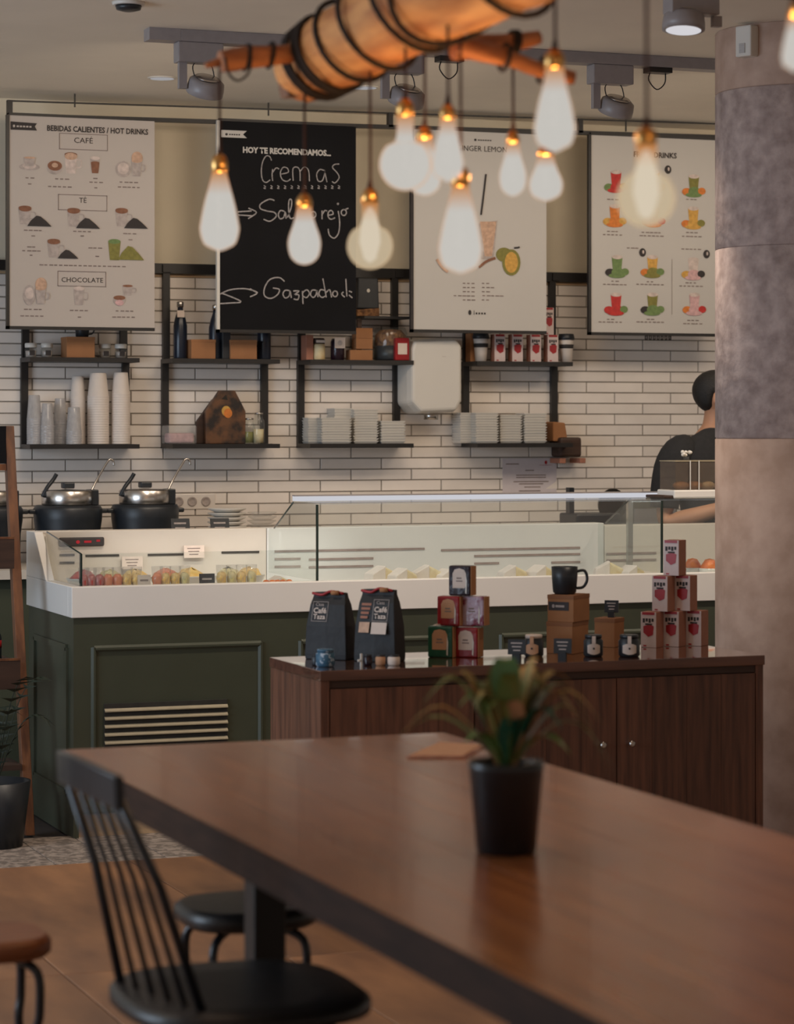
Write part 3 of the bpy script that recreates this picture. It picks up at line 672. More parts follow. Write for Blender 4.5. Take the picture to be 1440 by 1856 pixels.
def mug(loc, label, k=1, rz=0, cat='mug'):
    t = thing('mug', label, cat, loc, rz)
    MB().lathe([(.030 * k, 0), (.036 * k, .006 * k), (.040 * k, .05 * k), (.041 * k, .085 * k), (.037 * k, .085 * k), (.035 * k, .02 * k), (.0001, .012 * k)], 0, 0, 28).build('cup_body', 'dark', t)
    MB().tube(smoothline([(.038 * k, 0, .070 * k), (.062 * k, 0, .072 * k), (.070 * k, 0, .045 * k), (.058 * k, 0, .022 * k), (.037 * k, 0, .018 * k)], 4), .0045 * k, 8).build('handle', 'dark', t)
    return t
mug(sp(149, ZU + .093), 'black mug standing on the kraft box on the left shelf', .8)
def bottle(px, h, label, r=.031, tagged=False, name='water_bottle'):
    t = thing(name, label, 'bottle', sp(px, ZU), 0)
    MB().lathe([(r * .95, 0), (r, .006), (r, h * .58), (r * .8, h * .70), (r * .42, h * .84), (r * .38, h * .92)], 0, 0, 24).build('body', 'navy', t)
    MB().lathe([(r * .50, h * .90), (r * .52, h * .985), (r * .4, h)], 0, 0, 20).build('cap', 'steel', t)
    if tagged: MB().prismx([(-.03, h * .72), (-.026, h * .72), (-.020, h * .84), (-.024, h * .84)], -.022, .012).build('hang_tag', 'label', t)
bottle(327, .262, 'tall dark bottle with steel cap and white tag on the second shelf', tagged=True)
bottle(391, .25, 'dark bottle half hidden by the left edge of the chalkboard poster')
bottle(479, .25, 'navy bottle at the right end of the second shelf')
single(MB().box(-.02, .02, -.05, .05, 0, .19), 'black_packet', 'dark', 'narrow black packet between the two kraft boxes, second shelf', 'packet', sp(405, ZU), bevel=.004)
# cups on the lower left shelf
def cupstack(px, ytop, wpx, m, label, group, dy=.1, n=10):
    w_ = kmm(wpx) / 2; top = P(px, ytop, YS - dy).z - ZL
    t = thing('cup_stack', label, 'cups', (XA(px, YS - dy), YS - dy, ZL), 0, group)
    pr = [(w_ * .80, 0)]; lip = .055; pr = [(w_ * .98, 0), (w_ * 1.0, .004)]
    nn = max(4, int((top - .09) / .011))
    g = MB(); z = 0
    prof = [(w_ * .96, 0), (w_, .002)]
    for i in range(nn): prof += [(w_, .003 + i * .011), (w_, .006 + i * .011), (w_ * .95, .008 + i * .011)]
    prof += [(w_ * .74, top - .003), (w_ * .68, top)]
    g.lathe(prof, 0, 0, 24).build('nested_cups', m, t)
    return t
G1 = 'stacks of cups on the lower left shelf'
cupstack(62, 716, 26, 'frosted', 'stack of clear plastic cups nearest the left upright', G1)
cupstack(86, 731, 24, 'frosted', 'stack of clear plastic cups, second from the left upright', G1, .13)
cupstack(109, 722, 24, 'frosted', 'stack of clear plastic cups in the middle of the shelf', G1, .07)
cupstack(134, 738, 27, 'frosted', 'short stack of clear cups in front of the white cups', G1, .16)
cupstack(141, 682, 27, 'papercup', 'thinner stack of white paper cups behind the clear ones', G1, .05)
cupstack(178, 676, 38, 'papercup', 'widest tall stack of white paper cups', G1)
cupstack(219, 675, 33, 'papercup', 'tall stack of white paper cups at the right end', G1)
# lower second shelf: tray of wraps, wooden board, jars
t = thing('plastic_tub', 'clear plastic tub with pinkish contents on the lower second shelf', 'tub', sp(325, ZL), 0)
MB().box(-.07, .07, -.05, .05, 0, .085).build('tub', 'clearplastic', t, bevel=.008); MB().box(-.06, .06, -.042, .042, .004, .05).build('contents', 'ppink', t, bevel=.01)
t = thing('serving_board', 'brown wooden house-shaped board with an orange and yellow sticker', 'board', sp(408, ZL, .09), 0)
w_ = .096; g = [(-w_, 0), (w_, 0), (w_, .15), (.045, .245), (-.03, .245), (-w_, .15)]
MB().prism(g, -.012, .012).build('board', mat('figured_walnut', (.15, .065, .028), .5, scale=14, col2=(.02, .014, .012), ramp=(.42, .60), detail=5), t, bevel=.004)
MB().disc(.002, .150, .022, .024, -.0135).build('yellow_sticker', 'pyellow', t); MB().disc(.010, .140, .020, .022, -.015).build('orange_sticker', 'porange', t)
MB().prism([(-.02, .205), (.01, .2), (.0, .225)], -.0135, -.012).build('hanging_hole', 'slot', t)
t = thing('serving_board', 'darker wooden board leaning behind the house-shaped board', 'board', sp(374, ZL, .06), 0)
MB().prism([(-.05, 0), (.05, 0), (.05, .19), (.028, .205), (-.05, .10)], -.01, .01).build('board', 'darkwood', t, bevel=.004)
for px, h, m, lb in ((452, .11, 'polive', 'shorter of the two glass jars beside the wooden board'), (469, .135, 'pastry', 'taller glass jar beside the wooden board near the upright')):
    t = thing('storage_jar', lb, 'jar', sp(px, ZL, .09 if px < 460 else .12), 0)
    MB().lathe([(.024, 0), (.027, .006), (.027, h * .75), (.018, h * .88), (.018, h)], 0, 0, 20).build('jar', 'glass', t)
    MB().lathe([(.022, .004), (.024, h * .5)], 0, 0, 16).build('contents', m, t); MB().lathe([(.02, h), (.02, h + .008)], 0, 0, 16).build('lid', 'steel', t)
# third shelf, upper
t = thing('coffee_bag', 'black coffee bag with gold base and white dot on the small upper shelf', 'bag', sp(664, 2.042, .09))
MB().prism([(-.055, .035), (.055, .035), (.05, .18), (-.05, .18)], -.03, .03).build('bag', 'dark', t, bevel=.006)
MB().prism([(-.056, 0), (.056, 0), (.056, .04), (-.056, .03)], -.031, .031).build('gold_base', 'nuts', t, bevel=.004)
MB().disc(.0, .12, .008, .009, -.0315).build('white_dot', 'ceramic', t)
t = thing('nut_jar', 'wide glass jar of roasted nuts with dark lower half', 'jar', sp(708, ZU, .095))
MB().lathe([(.070, 0), (.080, .01), (.080, .13), (.070, .155)], 0, 0, 28).build('jar', 'glass', t)
MB().lathe([(.066, .003), (.074, .01), (.074, .07)], 0, 0, 24).build('dark_contents', 'dark', t)
MB().lathe([(.074, .07), (.074, .12), (.05, .145), (.001, .15)], 0, 0, 24).build('nuts', 'nuts', t)
t = thing('tea_packet', 'red packet with cream label at the right end of third shelf', 'packet', sp(728, ZU, .19))
MB().box(-.035, .035, -.014, .014, 0, .105).build('packet', 'redbag', t, bevel=.004); MB().box(-.023, .023, -.0155, -.014, .028, .08).build('front_label', 'label', t, bevel=.0005)
single(MB().box(-.017, .017, -.04, .04, 0, .115), 'spice_box', 'cartonside', 'slim brown carton at the left end of the third shelf', 'box', sp(557, ZU), bevel=.002)
t = thing('preserve_jar', 'glass jar with pale lid and tan contents on the third shelf', 'jar', sp(578, ZU, .12))
MB().lathe([(.026, 0), (.030, .006), (.030, .065), (.026, .075)], 0, 0, 20).build('jar', 'pastry', t); MB().lathe([(.028, .075), (.029, .095), (.024, .102)], 0, 0, 20).build('lid', 'darkwood', t)
MB().box(-.022, .022, -.0315, -.029, .08, .092).build('lid_seal', 'label', t)
t = thing('preserve_jar', 'dark jar with square white label on its top on the third shelf', 'jar', sp(612, ZU, .12))
MB().lathe([(.028, 0), (.032, .006), (.032, .085), (.026, .1)], 0, 0, 20).build('jar', 'purple', t); MB().box(-.026, .026, -.036, -.033, .055, .105).build('front_label', 'label', t, bevel=.001)
MB().disc(.0, .08, .012, .012, -.0372).build('label_print', 'pgrey', t)
for i, (px0, px1, z) in enumerate(((631, 672, 0), (642, 672, .052), (642, 672, .1))):
    x0, x1 = XA(px0, YS - .11), XA(px1, YS - .11)
    single(MB().box(-(x1 - x0) / 2, (x1 - x0) / 2, -.03, .03, 0, .049), 'wooden_block', 'kraft', 'tan block in the little stack beside the nut jar, ' + ('at the bottom', 'in the middle', 'on top')[i], 'block', ((x0 + x1) / 2, YS - .11, ZU + z + .001 * i), 'tan blocks on the third shelf', .002)
# stacks of plates
def platestack(px0, px1, ytop, label, dy=.1, group='stacks of square white dishes'):
    x0, x1 = XA(px0, YS - dy - .05), XA(px1, YS - dy - .05); xm_ = (x0 + x1) / 2; w_ = (x1 - x0) / 2; top = P((px0 + px1) / 2, ytop, YS - dy).z - ZL
    t = thing('dish_stack', label, 'dishes', (xm_, YS - dy, ZL), 0, group); n_ = max(3, round(top / .0125)); ph_ = top / n_; me_ = None
    for i in range(n_):
        if me_ is None:
            k = .86; g = MB(); y_ = .055
            g.add([(-w_ * k, -y_ * k, 0), (w_ * k, -y_ * k, 0), (w_ * k, y_ * k, 0), (-w_ * k, y_ * k, 0), (-w_, -y_, ph_ * .8), (w_, -y_, ph_ * .8), (w_, y_, ph_ * .8), (-w_, y_, ph_ * .8), (-w_, -y_, ph_ * .98), (w_, -y_, ph_ * .98), (w_, y_, ph_ * .98), (-w_, y_, ph_ * .98)],
                  [(3, 2, 1, 0)] + [(j + k_, j + (k_ + 1) % 4, j + 4 + (k_ + 1) % 4, j + 4 + k_) for j in (0, 4) for k_ in range(4)] + [(8, 9, 10, 11)])
            me_ = g.build('dish', 'ceramic', t)
        else:
            o = me_.copy(); COL.objects.link(o); o.location = (random.uniform(-.0015, .0015), random.uniform(-.002, .002), ph_ * i)
platestack(582, 637, 757, 'stack of square white dishes at the left of the lower third shelf', .12)
platestack(641, 686, 742, 'tallest stack of square white dishes, left shelf beside the dryer', .10)
platestack(690, 735, 763, 'shortest stack of square white dishes at the right end of the third shelf', .10)
platestack(862, 904, 748, 'stack of square white dishes at the left end of the fourth shelf', .12)
platestack(906, 947, 752, 'middle stack of square white dishes on the fourth shelf', .10)
platestack(950, 991, 749, 'stack of square white dishes at the right end of the fourth shelf', .10)
platestack(558, 590, 757, 'stack of square white dishes at the back left of the third shelf', .06)
platestack(606, 640, 740, 'stack of square white dishes at the back of the third shelf', .06 - .0, 'stacks of square white dishes')
platestack(834, 861, 748, 'stack of square white dishes at the back left of the fourth shelf', .06)
# fourth shelf upper
def paper_cup(px, label):
    t = thing('takeaway_cup', label, 'cup', sp(px, ZU, .12), 0, 'takeaway cups on the fourth shelf')
    MB().lathe([(.027, 0), (.034, .09), (.037, .112)], 0, 0, 24).build('cup', 'papercup', t)
    MB().lathe([(.0335, .067), (.0355, .086)], 0, 0, 24).build('black_band', 'ink', t)
    MB().lathe([(.040, .108), (.040, .118), (.036, .135), (.034, .137)], 0, 0, 24).build('lid', 'dark', t)
paper_cup(872, 'white takeaway cup with black lid left of the red and white cartons')
paper_cup(1027, 'white takeaway cup with black lid right of the red and white cartons')
def carton(loc, label, group, h=.145, w_=.06, d=.06, rz=0):
    t = thing('carton', label, 'carton', loc, rz, group)
    MB().box(-w_ / 2, w_ / 2, -d / 2, d / 2, 0, h).build('box', ['carton', 'cartonside'], t, bevel=.0015)
    me = t and kids(t)[0].data
    for p_ in me.polygons:
        if abs(p_.normal.y) < .5: p_.material_index = 1
    e = -d / 2 - .001
    MB().rect(-w_ * .40, w_ * .40, h * .92, h * .995, e).build('red_band', 'red', t)
    MB().flat([(-w_ * .32, h * .42), (.0, h * .30), (w_ * .30, h * .36), (w_ * .36, h * .60), (w_ * .1, h * .66), (-w_ * .32, h * .60)], e).build('red_heart_print', 'red', t)
    g = MB()
    for i in range(4): x = -w_ * .36 + i * w_ * .19; g.rect(x, x + w_ * .14, h * (.70 + .03 * (i % 2)), h * .82, e)
    g.rect(-w_ * .2, w_ * .25, h * .635, h * .68, e - .0004)
    g.build('brand_print', 'ink', t)
    MB().rect(-w_ * .32, -w_ * .12, h * .03, h * .07, e).build('small_mark', 'red', t)
    return t
G2 = 'red and white cartons on the fourth shelf'
for i, px in enumerate((903, 935, 968, 999)):
    carton(sp(px, ZU, .13), ('red and white carton beside the left takeaway cup', 'red and white carton second from the left cup', 'red and white carton third from the left cup', 'red and white carton beside the right takeaway cup')[i], G2, .130, .056, .05)
carton(sp(992, ZU + .1305, .13), 'red and white carton standing on the row below, half hidden by the poster', G2, .13, .05, .05)
single(MB().box(-.012, .012, -.03, .03, 0, .135), 'slim_packet', 'kraft', 'slim tan packet behind the left takeaway cup', 'packet', sp(853, ZU, .07))
# wooden ornament at the end of shelf 4
p = P(1007, 800, YS - .05)
t = thing('wooden_ornament', 'tan and dark brown wooden blocks fixed to the tiles beside the fourth shelf', 'ornament', (XA(1007, YS - .04), YS - .001, ZA(1007, 800, YS - .04)))
MB().prism([(-.035, .0), (.045, .0), (.03, .09), (-.035, .095)], -.09, -.0).build('tan_block', 'kraft', t, bevel=.006)
g = MB(); g.box(-.01, .105, -.12, -.005, -.075, .02); g.build('dark_block', 'darkwood', t, bevel=.012)
for x in (-.005, .1): MB().box(x - .012, x + .02, -.132, -.01, -.105, -.08).build('foot', 'cartonside', t, bevel=.004)
# paper notice on tiles
a, b = P(911, 890, YS - .002), P(1009, 831, YS - .002)
t = thing('wall_notice', 'pale paper notice with printed lines taped to the tiles', 'notice', (a.x, YS - .004, a.z))
w_, h_ = b.x - a.x, b.z - a.z
MB().box(0, w_, -.001, .001, -.01, h_).build('sheet', mat('lilac_paper', (.60, .54, .56), .7, var=.02), t)
g = MB()
for (y, x0, x1) in ((.82, .06, .3), (.62, .42, .58), (.47, .25, .8), (.40, .25, .8), (.27, .2, .85), (.2, .3, .75), (.1, .4, .7), (-.02, .3, .7)): g.rect(w_ * x0, w_ * x1, h_ * y, h_ * y + .005, -.0015)
g.build('printed_lines', 'faint', t); MB().disc(w_ * .8, h_ * .88, .007, .009, -.0016).rect(w_ * .68, w_ * .92, h_ * .79, h_ * .80, -.0016).build('red_mark', 'red', t)
# sockets
p = P(348, 909, YS)
t = thing('socket_panel', 'white panel of three round sockets on the tiles behind the kettles', 'socket', (p.x, YS, p.z))
MB().box(-.10, .11, -.010, 0, -.035, .035).build('panel', 'tile', t, bevel=.003)
for x in (-.066, -.002, .064): MB().lathe([(.022, 0), (.022, .004), (.016, .004), (.014, .001), (.0001, .001)], 0, 0, 20).build('socket', 'pgrey', t, (x, -.010, 0), rot=(R(90), 0, 0))
# ================================================================ BACK COUNTER and kettles
bc = thing('back_counter', 'low dark worktop against the tiled wall behind the display case', 'counter', (1.9, 10.85, 0))
MB().box(0, 5.2, 0, YW - .03 - 10.85, .88, .92).build('worktop', 'cream', bc); MB().box(.0, 5.2, .05, YW - .03 - 10.85, 0, .88).build('cabinet_body', 'green', bc)
YK = 11.18
def kettle(px, label, k=1, ladle=True):
    t = thing('soup_kettle', label, 'kettle', (XA(px, YK), YK, .92), 0, 'black soup kettles on the back counter')
    MB().lathe([(.120, 0), (.138, .01), (.142, .14), (.150, .20), (.152, .245), (.142, .262)], 0, 0, 32).build('body', 'dark', t)
    for s_ in (-1, 1): MB().box(s_ * .157 - .02, s_ * .157 + .02 , -.02, .02, .225, .245).build('side_handle', 'dark', t, bevel=.006)
    MB().lathe([(.112, .262), (.115, .268), (.115, .322), (.109, .328), (.0001, .332)], 0, 0, 32).build('steel_insert', 'steel', t)
    MB().box(-.026, .026, -.026, .026, .335, .362).build('lid_knob', 'dark', t, bevel=.006)
    MB().box(-.022, .022, -.165, -.158, .06, .12).build('front_plate', 'grey', t)
    MB().box(.09, .125, -.06, .04, .262, .33).build('hinge', 'dark', t, bevel=.004)
    if ladle:
        MB().tube(smoothline([(.09, -.02, .30), (.13, 0, .37), (.175, .0, .445), (.19, .0, .462), (.205, .0, .455), (.208, 0, .435)]), .005, 8).build('ladle', 'steel', t)
        MB().tube(smoothline([(-.12, -.03, .30), (-.10, -.03, .34), (-.07, -.02, .375), (-.055, -.02, .40)]), .009, 8).build('spoon_handle', 'dark', t)
    return t
kettle(123, 'black soup kettle with steel lid and ladle left of the other one')
kettle(263, 'black soup kettle with steel lid and ladle next to the sockets')
kettle(-22, 'black soup kettle mostly cut off at the left edge behind the rack', ladle=False)
def dishes(px0, px1, ytop, label, m='ceramic', n_=12):
    x0, x1 = XA(px0, YK), XA(px1, YK); top = P((px0 + px1) / 2, ytop, YK).z - .92
    t = thing('dish_stack', label, 'dishes', ((x0 + x1) / 2, YK, .92), 0, 'dish stacks on the back counter'); w_ = (x1 - x0) / 2; h_ = top / n_; f = None
    for i in range(n_):
        if f is None: f = MB().lathe([(w_ * .6, 0), (w_, h_ * .8), (w_, h_), (w_ * .9, h_)], 0, 0, 24, a0=R(45)).build('plate', m, t)
        else:
            o = f.copy(); COL.objects.link(o); o.location = (random.uniform(-.002, .002), 0, h_ * i)
dishes(378, 445, 921, 'stack of cream plates beside the sockets')
dishes(450, 500, 928, 'stack of glass bowls right of the cream plates', 'clearplastic')
def minisign(loc, label, w_=.07, h_=.05, m='dark', lean=R(-12), group=None, post=.0, letter='pgrey', name='price_sign', rz=0):
    t = thing(name, label, 'price sign', loc, rz, group)
    MB().box(-w_ / 2, w_ / 2, -.003, .003, post, post + h_).build('card', m, t, rot=(lean, 0, 0))
    if post: MB().box(-w_ * .22, w_ * .22, -.012, .012, 0, post + .004).build('stand', m, t)
    g = MB()
    for i in range(3): g.rect(-w_ * .34 + i * .004, w_ * (.30 - .05 * i), post + h_ * (.72 - .24 * i), post + h_ * (.80 - .24 * i), -.0035)
    g.build('writing', letter, t, rot=(lean, 0, 0)); return t
# ================================================================ DISPLAY COUNTER
YF = 9.40; YB = 10.10; XL = XA(130, YF); ZT, ZG = .935, .820
XR = 6.6
dc = thing('display_counter', 'long serving counter with green panelled base and white top', 'counter', (XL, YF, 0))
def lx(px, Y=YF): return XA(px, Y) - XL
W_ = XR - XL; DB = YB - YF + .06
MB().box(.01, W_, .012, DB, .09, ZG).build('green_base', 'green', dc)
MB().box(.012, W_, .035, .05, 0, .09).build('plinth', 'beige', dc)
MB().box(.012, W_, .03, .06, .082, .09).build('plinth_light_line', 'slat', dc)  # pale strip stands in for the bright line of light above the plinth
MB().box(.01, .03, .012, DB, 0, .09).build('side_plinth', 'green', dc)
def moulding(x0, x1, z0, z1, y, name='panel_moulding'):
    o = None; e = .012; d = .010
    g = MB(); g.prismx([(0, -e), (0, e), (-d, e * .3), (-d, -e * .3)], x0, x1)
    a = g.build(name, 'green', dc, (0, y, z1)); b_ = a.copy(); COL.objects.link(b_); b_.location = (0, y, z0)
    for x in (x0, x1): MB().plate([(x - e, y), (x - e * .3, y - d), (x + e * .3, y - d), (x + e, y)], z0 - .006, z1 + .006).build(name, 'green', dc)
zp = ZA(320, 1172, YF)
for x0, x1 in ((172, 475), (548, 845), (912, 1180)): moulding(lx(x0), lx(x1), .16, zp, .012)
for z0 in (zp, .16): MB().box(.0, .011, .10, DB - .12, z0 - .012, z0 + .012).build('side_moulding', 'green', dc)
for y in (.10, DB - .12): MB().box(.0, .011, y - .012, y + .012, .16, zp).build('side_moulding', 'green', dc)
x0, x1 = lx(190), lx(413); zt = ZA(300, 1272, YF); zb = .30
vr = MB().box(x0, x1, .004, .0125, zb, zt).build('vent_recess', 'slot', dc)
f = None
for i in range(6):
    if f is None: f = MB().prismx([(-.006, 0), (.006, .010), (.006, .014), (-.006, .004)], x0, x1).build('slat', 'slat', vr, (0, -.0, zt - .030))
    else: o = f.copy(); COL.objects.link(o); o.location = (0, 0, zt - .030 - .030 * i)
# white surround
MB().box(0, W_, 0, .06, ZG, ZT).build('front_band', 'white', dc, bevel=.003)
MB().box(0, .05, .06, DB, ZG, ZT).build('side_band', 'white', dc, bevel=.003)
MB().box(.05, W_, .06, DB, ZG, .885).build('well_floor', 'white', dc)
ZBK = 1.115
MB().box(lx(480, YB), lx(1090, YB), YB - YF - .03, DB, .885, ZBK).build('back_panel', 'caseback', dc, bevel=.003)
MB().box(.036, lx(479, YB), YB - YF - .03, DB, .885, ZBK).build('back_panel', 'cream', dc, bevel=.003)
MB().box(lx(1091, YB), W_, YB - YF - .03, DB, .885, ZBK - .01).build('back_panel', 'cream', dc, bevel=.003)
MB().prismx([(.42, ZT), (DB, ZT), (DB, ZBK), (.62, ZBK)], 0, .035).build('end_panel', 'white', dc, bevel=.003)
MB().prismx([(.44, .885), (DB - .07, .885), (DB - .07, ZBK - .01), (.62, ZBK - .01)], .035, .045).build('end_panel_lining', 'cream', dc)
def slots(lst, m='slot'):
    for (a_, b_, y_) in lst:
        Y = YB - .031; z = ZA((a_ + b_) / 2, y_, Y)
        MB().box(lx(a_, Y), lx(b_, Y), YB - YF - .033, YB - YF - .028, z - .0045, z + .0045).build('air_slot', m, dc)
slots([(155, 216, 1007), (268, 366, 1005), (402, 470, 1001), (108, 135, 1006), (108, 135, 1020)])
slots([(498, 545, 1013), (560, 677, 1013), (498, 545, 1027), (560, 677, 1027), (498, 770, 997), (800, 1052, 995), (860, 1052, 1006), (1000, 1052, 1019), (860, 905, 1021), (1100, 1190, 1003), (1100, 1190, 1015)], 'faint')
z = ZA(146, 982, YB - .03); x0, x1 = lx(106, YB - .03), lx(188, YB - .03)
ctl = MB().box(x0, x1, YB - YF - .045, YB - YF - .029, z - .018, z + .018).build('control_panel', 'ink', dc, bevel=.006)
MB().disc(x0 + .075, z, .008, .007, YB - YF - .046).rect(x0 + .1, x0 + .13, z - .004, z + .005, YB - YF - .046).rect(x0 + .15, x0 + .165, z, z + .008, YB - YF - .046).build('red_digits', 'redglow', ctl)
# low glass guard over the salad well
YG = .045
gz = ZA(147, 1004, YF + YG); xg = lx(147, YF + YG)
MB().box(xg, lx(574, YF + YG), YG, YG + .006, ZT, gz).build('guard_glass', 'glass', dc)
MB().box(xg - .004, xg + .004, YG - .004, YG + .010, ZT, gz).build('glass_edge', 'glassedge', dc)
MB().prismx([(YG, ZT), (YG, gz), (.60, ZBK), (.60, ZT)], xg - .003, xg + .002).build('side_glass', 'glass', dc)
MB().tube([(xg, YG, gz), (xg, .60, ZBK)], .003, 6).build('glass_edge', 'glassedge', dc)
# tall glass case
gc = thing('glass_case', 'tall glass display case with a lit strip, on the right of the counter', 'display case', (XA(575, YF + .05), YF + .05, ZT))
ZTOP = 1.228 - ZT; gx = gc.location.x
x1 = XA(1200, YF + .05) - gx
MB().box(0, x1, 0, .006, 0, ZTOP).build('front_glass', 'glass', gc)
MB().box(x1 + .006, x1 + .9, 0, .006, 0, ZTOP).build('front_glass', 'glass', gc)
MB().box(0, x1 + .9, 0, .30, ZTOP, ZTOP + .006).build('top_glass', 'glass', gc)
side = [(0, 0), (0, ZTOP), (.29, ZTOP), (.53, ZBK - ZT), (.60, ZBK - ZT), (.60, 0)]
for x, nm in ((0, 'side_glass'), (x1, 'side_glass')):
    MB().prismx(side, x - .002, x + .002).build(nm, 'glass', gc)
    MB().box(x - .0045, x + .0045, -.004, .002, 0, ZTOP).build('glass_edge', 'glassedge', gc)
    MB().tube([(x, .29, ZTOP), (x, .53, ZBK - ZT + .003)], .0035, 6).build('glass_edge', 'glassedge', gc)
MB().box(-.001, x1 + .9, .262, .30, ZTOP + .025, ZTOP + .030).build('dark_rail', 'grey', gc)
MB().box(0, x1 + .9, .262, .298, ZTOP + .0062, ZTOP + .025).build('led_strip', 'led', gc)
MB().box(XA(1130, YB - .2) - gx, XA(1130, YB - .2) - gx + .022, .40, .42, -.04, ZTOP - .01).build('support_post', 'steel', gc)
lt = area('case_strip_light', (0, 0, 0), (0, .0, -1), x1 + .7, .03, .7, (.94, .97, 1)); lt.parent = gc; lt.location = ((x1 + .7) / 2, .28, ZTOP - .012); lt.rotation_euler = (R(-8), 0, 0)
lt = area('well_strip_light', (0, 0, 0), (0, 0, -1), 1.0, .03, .8, (1, .96, .9)); lt.parent = dc; lt.location = (.75, .50, ZBK - .012); lt.rotation_euler = (R(20), 0, 0)
# food in the salad well
YR = 9.55
cups = [(152, 'fruitred'), (165, 'fruitred'), (180, 'fruitred'), (196, 'fruitorange'), (213, 'fruitorange'), (230, 'fruityellow'), (247, 'fruityellow'), (285, 'fruitorange'), (300, 'fruityellow'), (318, 'fruityellow'), (335, 'greens'), (402, 'fruityellow'), (420, 'greens'), (438, 'fruityellow'), (456, 'greens')]
names = {'fruitred': 'red fruit', 'fruitorange': 'orange fruit', 'fruityellow': 'yellow fruit', 'greens': 'pale salad'}
wh = ['at the left end of the well by the glass corner', 'second from the glass corner', 'third from the glass corner', 'left of the yellow ones', 'touching the first yellow one', 'beside the orange ones', 'left of the pale price card', 'alone between the two front price cards', 'right after the lone orange one', 'middle of the front row', 'left of the dark price card', 'right of the dark price card', 'between two yellow ones', 'second right of the dark price card', 'last at the right']
CP = {}
for (px, m), wt in zip(cups, wh):
    lab = 'clear cup of %s, %s' % (names[m], wt); loc = (XA(px, YR), YR, .885)
    if m in CP: copy_tree(CP[m], loc, lab)
    else:
        t = thing('fruit_cup', lab, 'food cup', loc, 0, 'cups of food in the salad well'); CP[m] = t
        MB().lathe([(.013, .0015), (.017, .045), (.0185, .062), (.018, .074), (.011, .084), (.0005, .086)], 0, 0, 12).jit(.0026, .01).build('food', m, t)
        MB().lathe([(.0145, 0), (.0225, .112)], 0, 0, 14).build('cup', 'clearplastic', t)
for i, (px, m, wt) in enumerate(((150, 'fruitred', 'back left corner'), (200, 'greens', 'behind the orange cups'), (245, 'fruityellow', 'behind the yellow cups'), (300, 'fruitorange', 'behind the lone orange cup'), (345, 'fruityellow', 'behind the dark price card'), (415, 'greens', 'back right'), (452, 'fruityellow', 'last at the back right'))):
    t = thing('salad_bowl', 'white rimmed bowl of %s in the salad well, %s' % (names[m], wt), 'bowl', (XA(px, 9.78), 9.78, .885), 0, 'bowls in the salad well')
    MB().lathe([(.035, 0), (.062, .055), (.066, .06), (.060, .056), (.035, .02)], 0, 0, 24).build('bowl', 'ceramic', t)
    MB().lathe([(.036, .02), (.057, .05), (.045, .068), (.03, .080), (.001, .09)], 0, 0, 16).jit(.005, .03).build('food', m, t)
for px, Y, z0, m, lb, ww in ((262, 9.475, .885, 'label', 'pale price card in front of the yellow fruit cups', .05), (376, 9.475, .885, 'dark', 'dark price card in front of the salad well', .06), (240, 10.05, .96, 'label', 'white card clipped to the back panel, left one', .085), (352, 10.05, 1.0, 'label', 'white card clipped to the back panel, right one', .085)):
    minisign((XA(px, Y), Y, z0), lb, ww, .085 if m == 'dark' or z0 < .9 else .05, m, R(-4), letter='faint' if m == 'label' else 'pgrey')
for px, Y, lb in ((404, 10.9, 'small black price sign leaning in front of the cream plates'), (332, 10.92, 'small dark price sign right of the second soup kettle')):
    t = minisign((XA(px, Y), Y, .92), lb, .085, .09, 'dark', R(-14), post=.12)
# pale food in glass case
for i, (px, Y, k, wt) in enumerate(((505, 9.62, .8, 'left of the glass corner'), (692, 9.75, 1.1, 'left of the tea packets'), (730, 9.70, 1, 'second left of the tea packets'), (775, 9.75, 1.1, 'third, beside the tea packets'), (810, 9.72, .9, 'directly behind the top packet'), (930, 9.74, 1, 'right of the tea packets'), (980, 9.72, 1, 'left of the mug'), (1105, 9.74, 1.1, 'right of the mug'), (1145, 9.70, .9, 'below the steel post'))):
    t = thing('wrapped_sandwich', 'pale wrapped sandwich in the glass case, ' + wt, 'sandwich', (XA(px, Y), Y, .885), R(random.uniform(-20, 20)), 'sandwiches in the glass case')
    MB().prism([(-.06 * k, 0), (.06 * k, 0), (.05 * k, .05 * k), (.0, .075 * k), (-.05 * k, .045 * k)], -.035, .035).build('sandwich', 'pastry', t, bevel=.008)
    MB().prism([(-.064 * k, 0), (.0, 0), (.0, .079 * k), (-.053 * k, .05 * k)], -.038, .038).build('paper_wrap', 'papercup', t, bevel=.004)
t = thing('carrot_salad', 'small heap of orange carrot pieces at the left of the glass case', 'food', (XA(503, 9.50), 9.50, .885))
for i, px in enumerate((-.045, -.02, .0, .022, .048)): MB().ball((px, 0, .045), .014, 10, .01).build('carrot_piece', 'fruitorange', t)
MB().box(-.07, .07, -.025, .025, 0, .036).build('dish', 'ceramic', t, bevel=.006)
for i, (px, lb) in enumerate(((1268, 'orange food bowl in the case left of the pillar, further one'), (1287, 'orange food bowl in the case touching the pillar edge'))):
    t = thing('salad_bowl', lb, 'bowl', (XA(px, 9.7), 9.7 + .06 * (1 - i), .885)); MB().lathe([(.03, 0), (.05, .05), (.045, .05), (.02, .02)], 0, 0, 20).build('bowl', 'ceramic', t); MB().lathe([(.03, .03), (.042, .05), (.02, .085), (.001, .09)], 0, 0, 14).build('food', 'fruitorange', t)
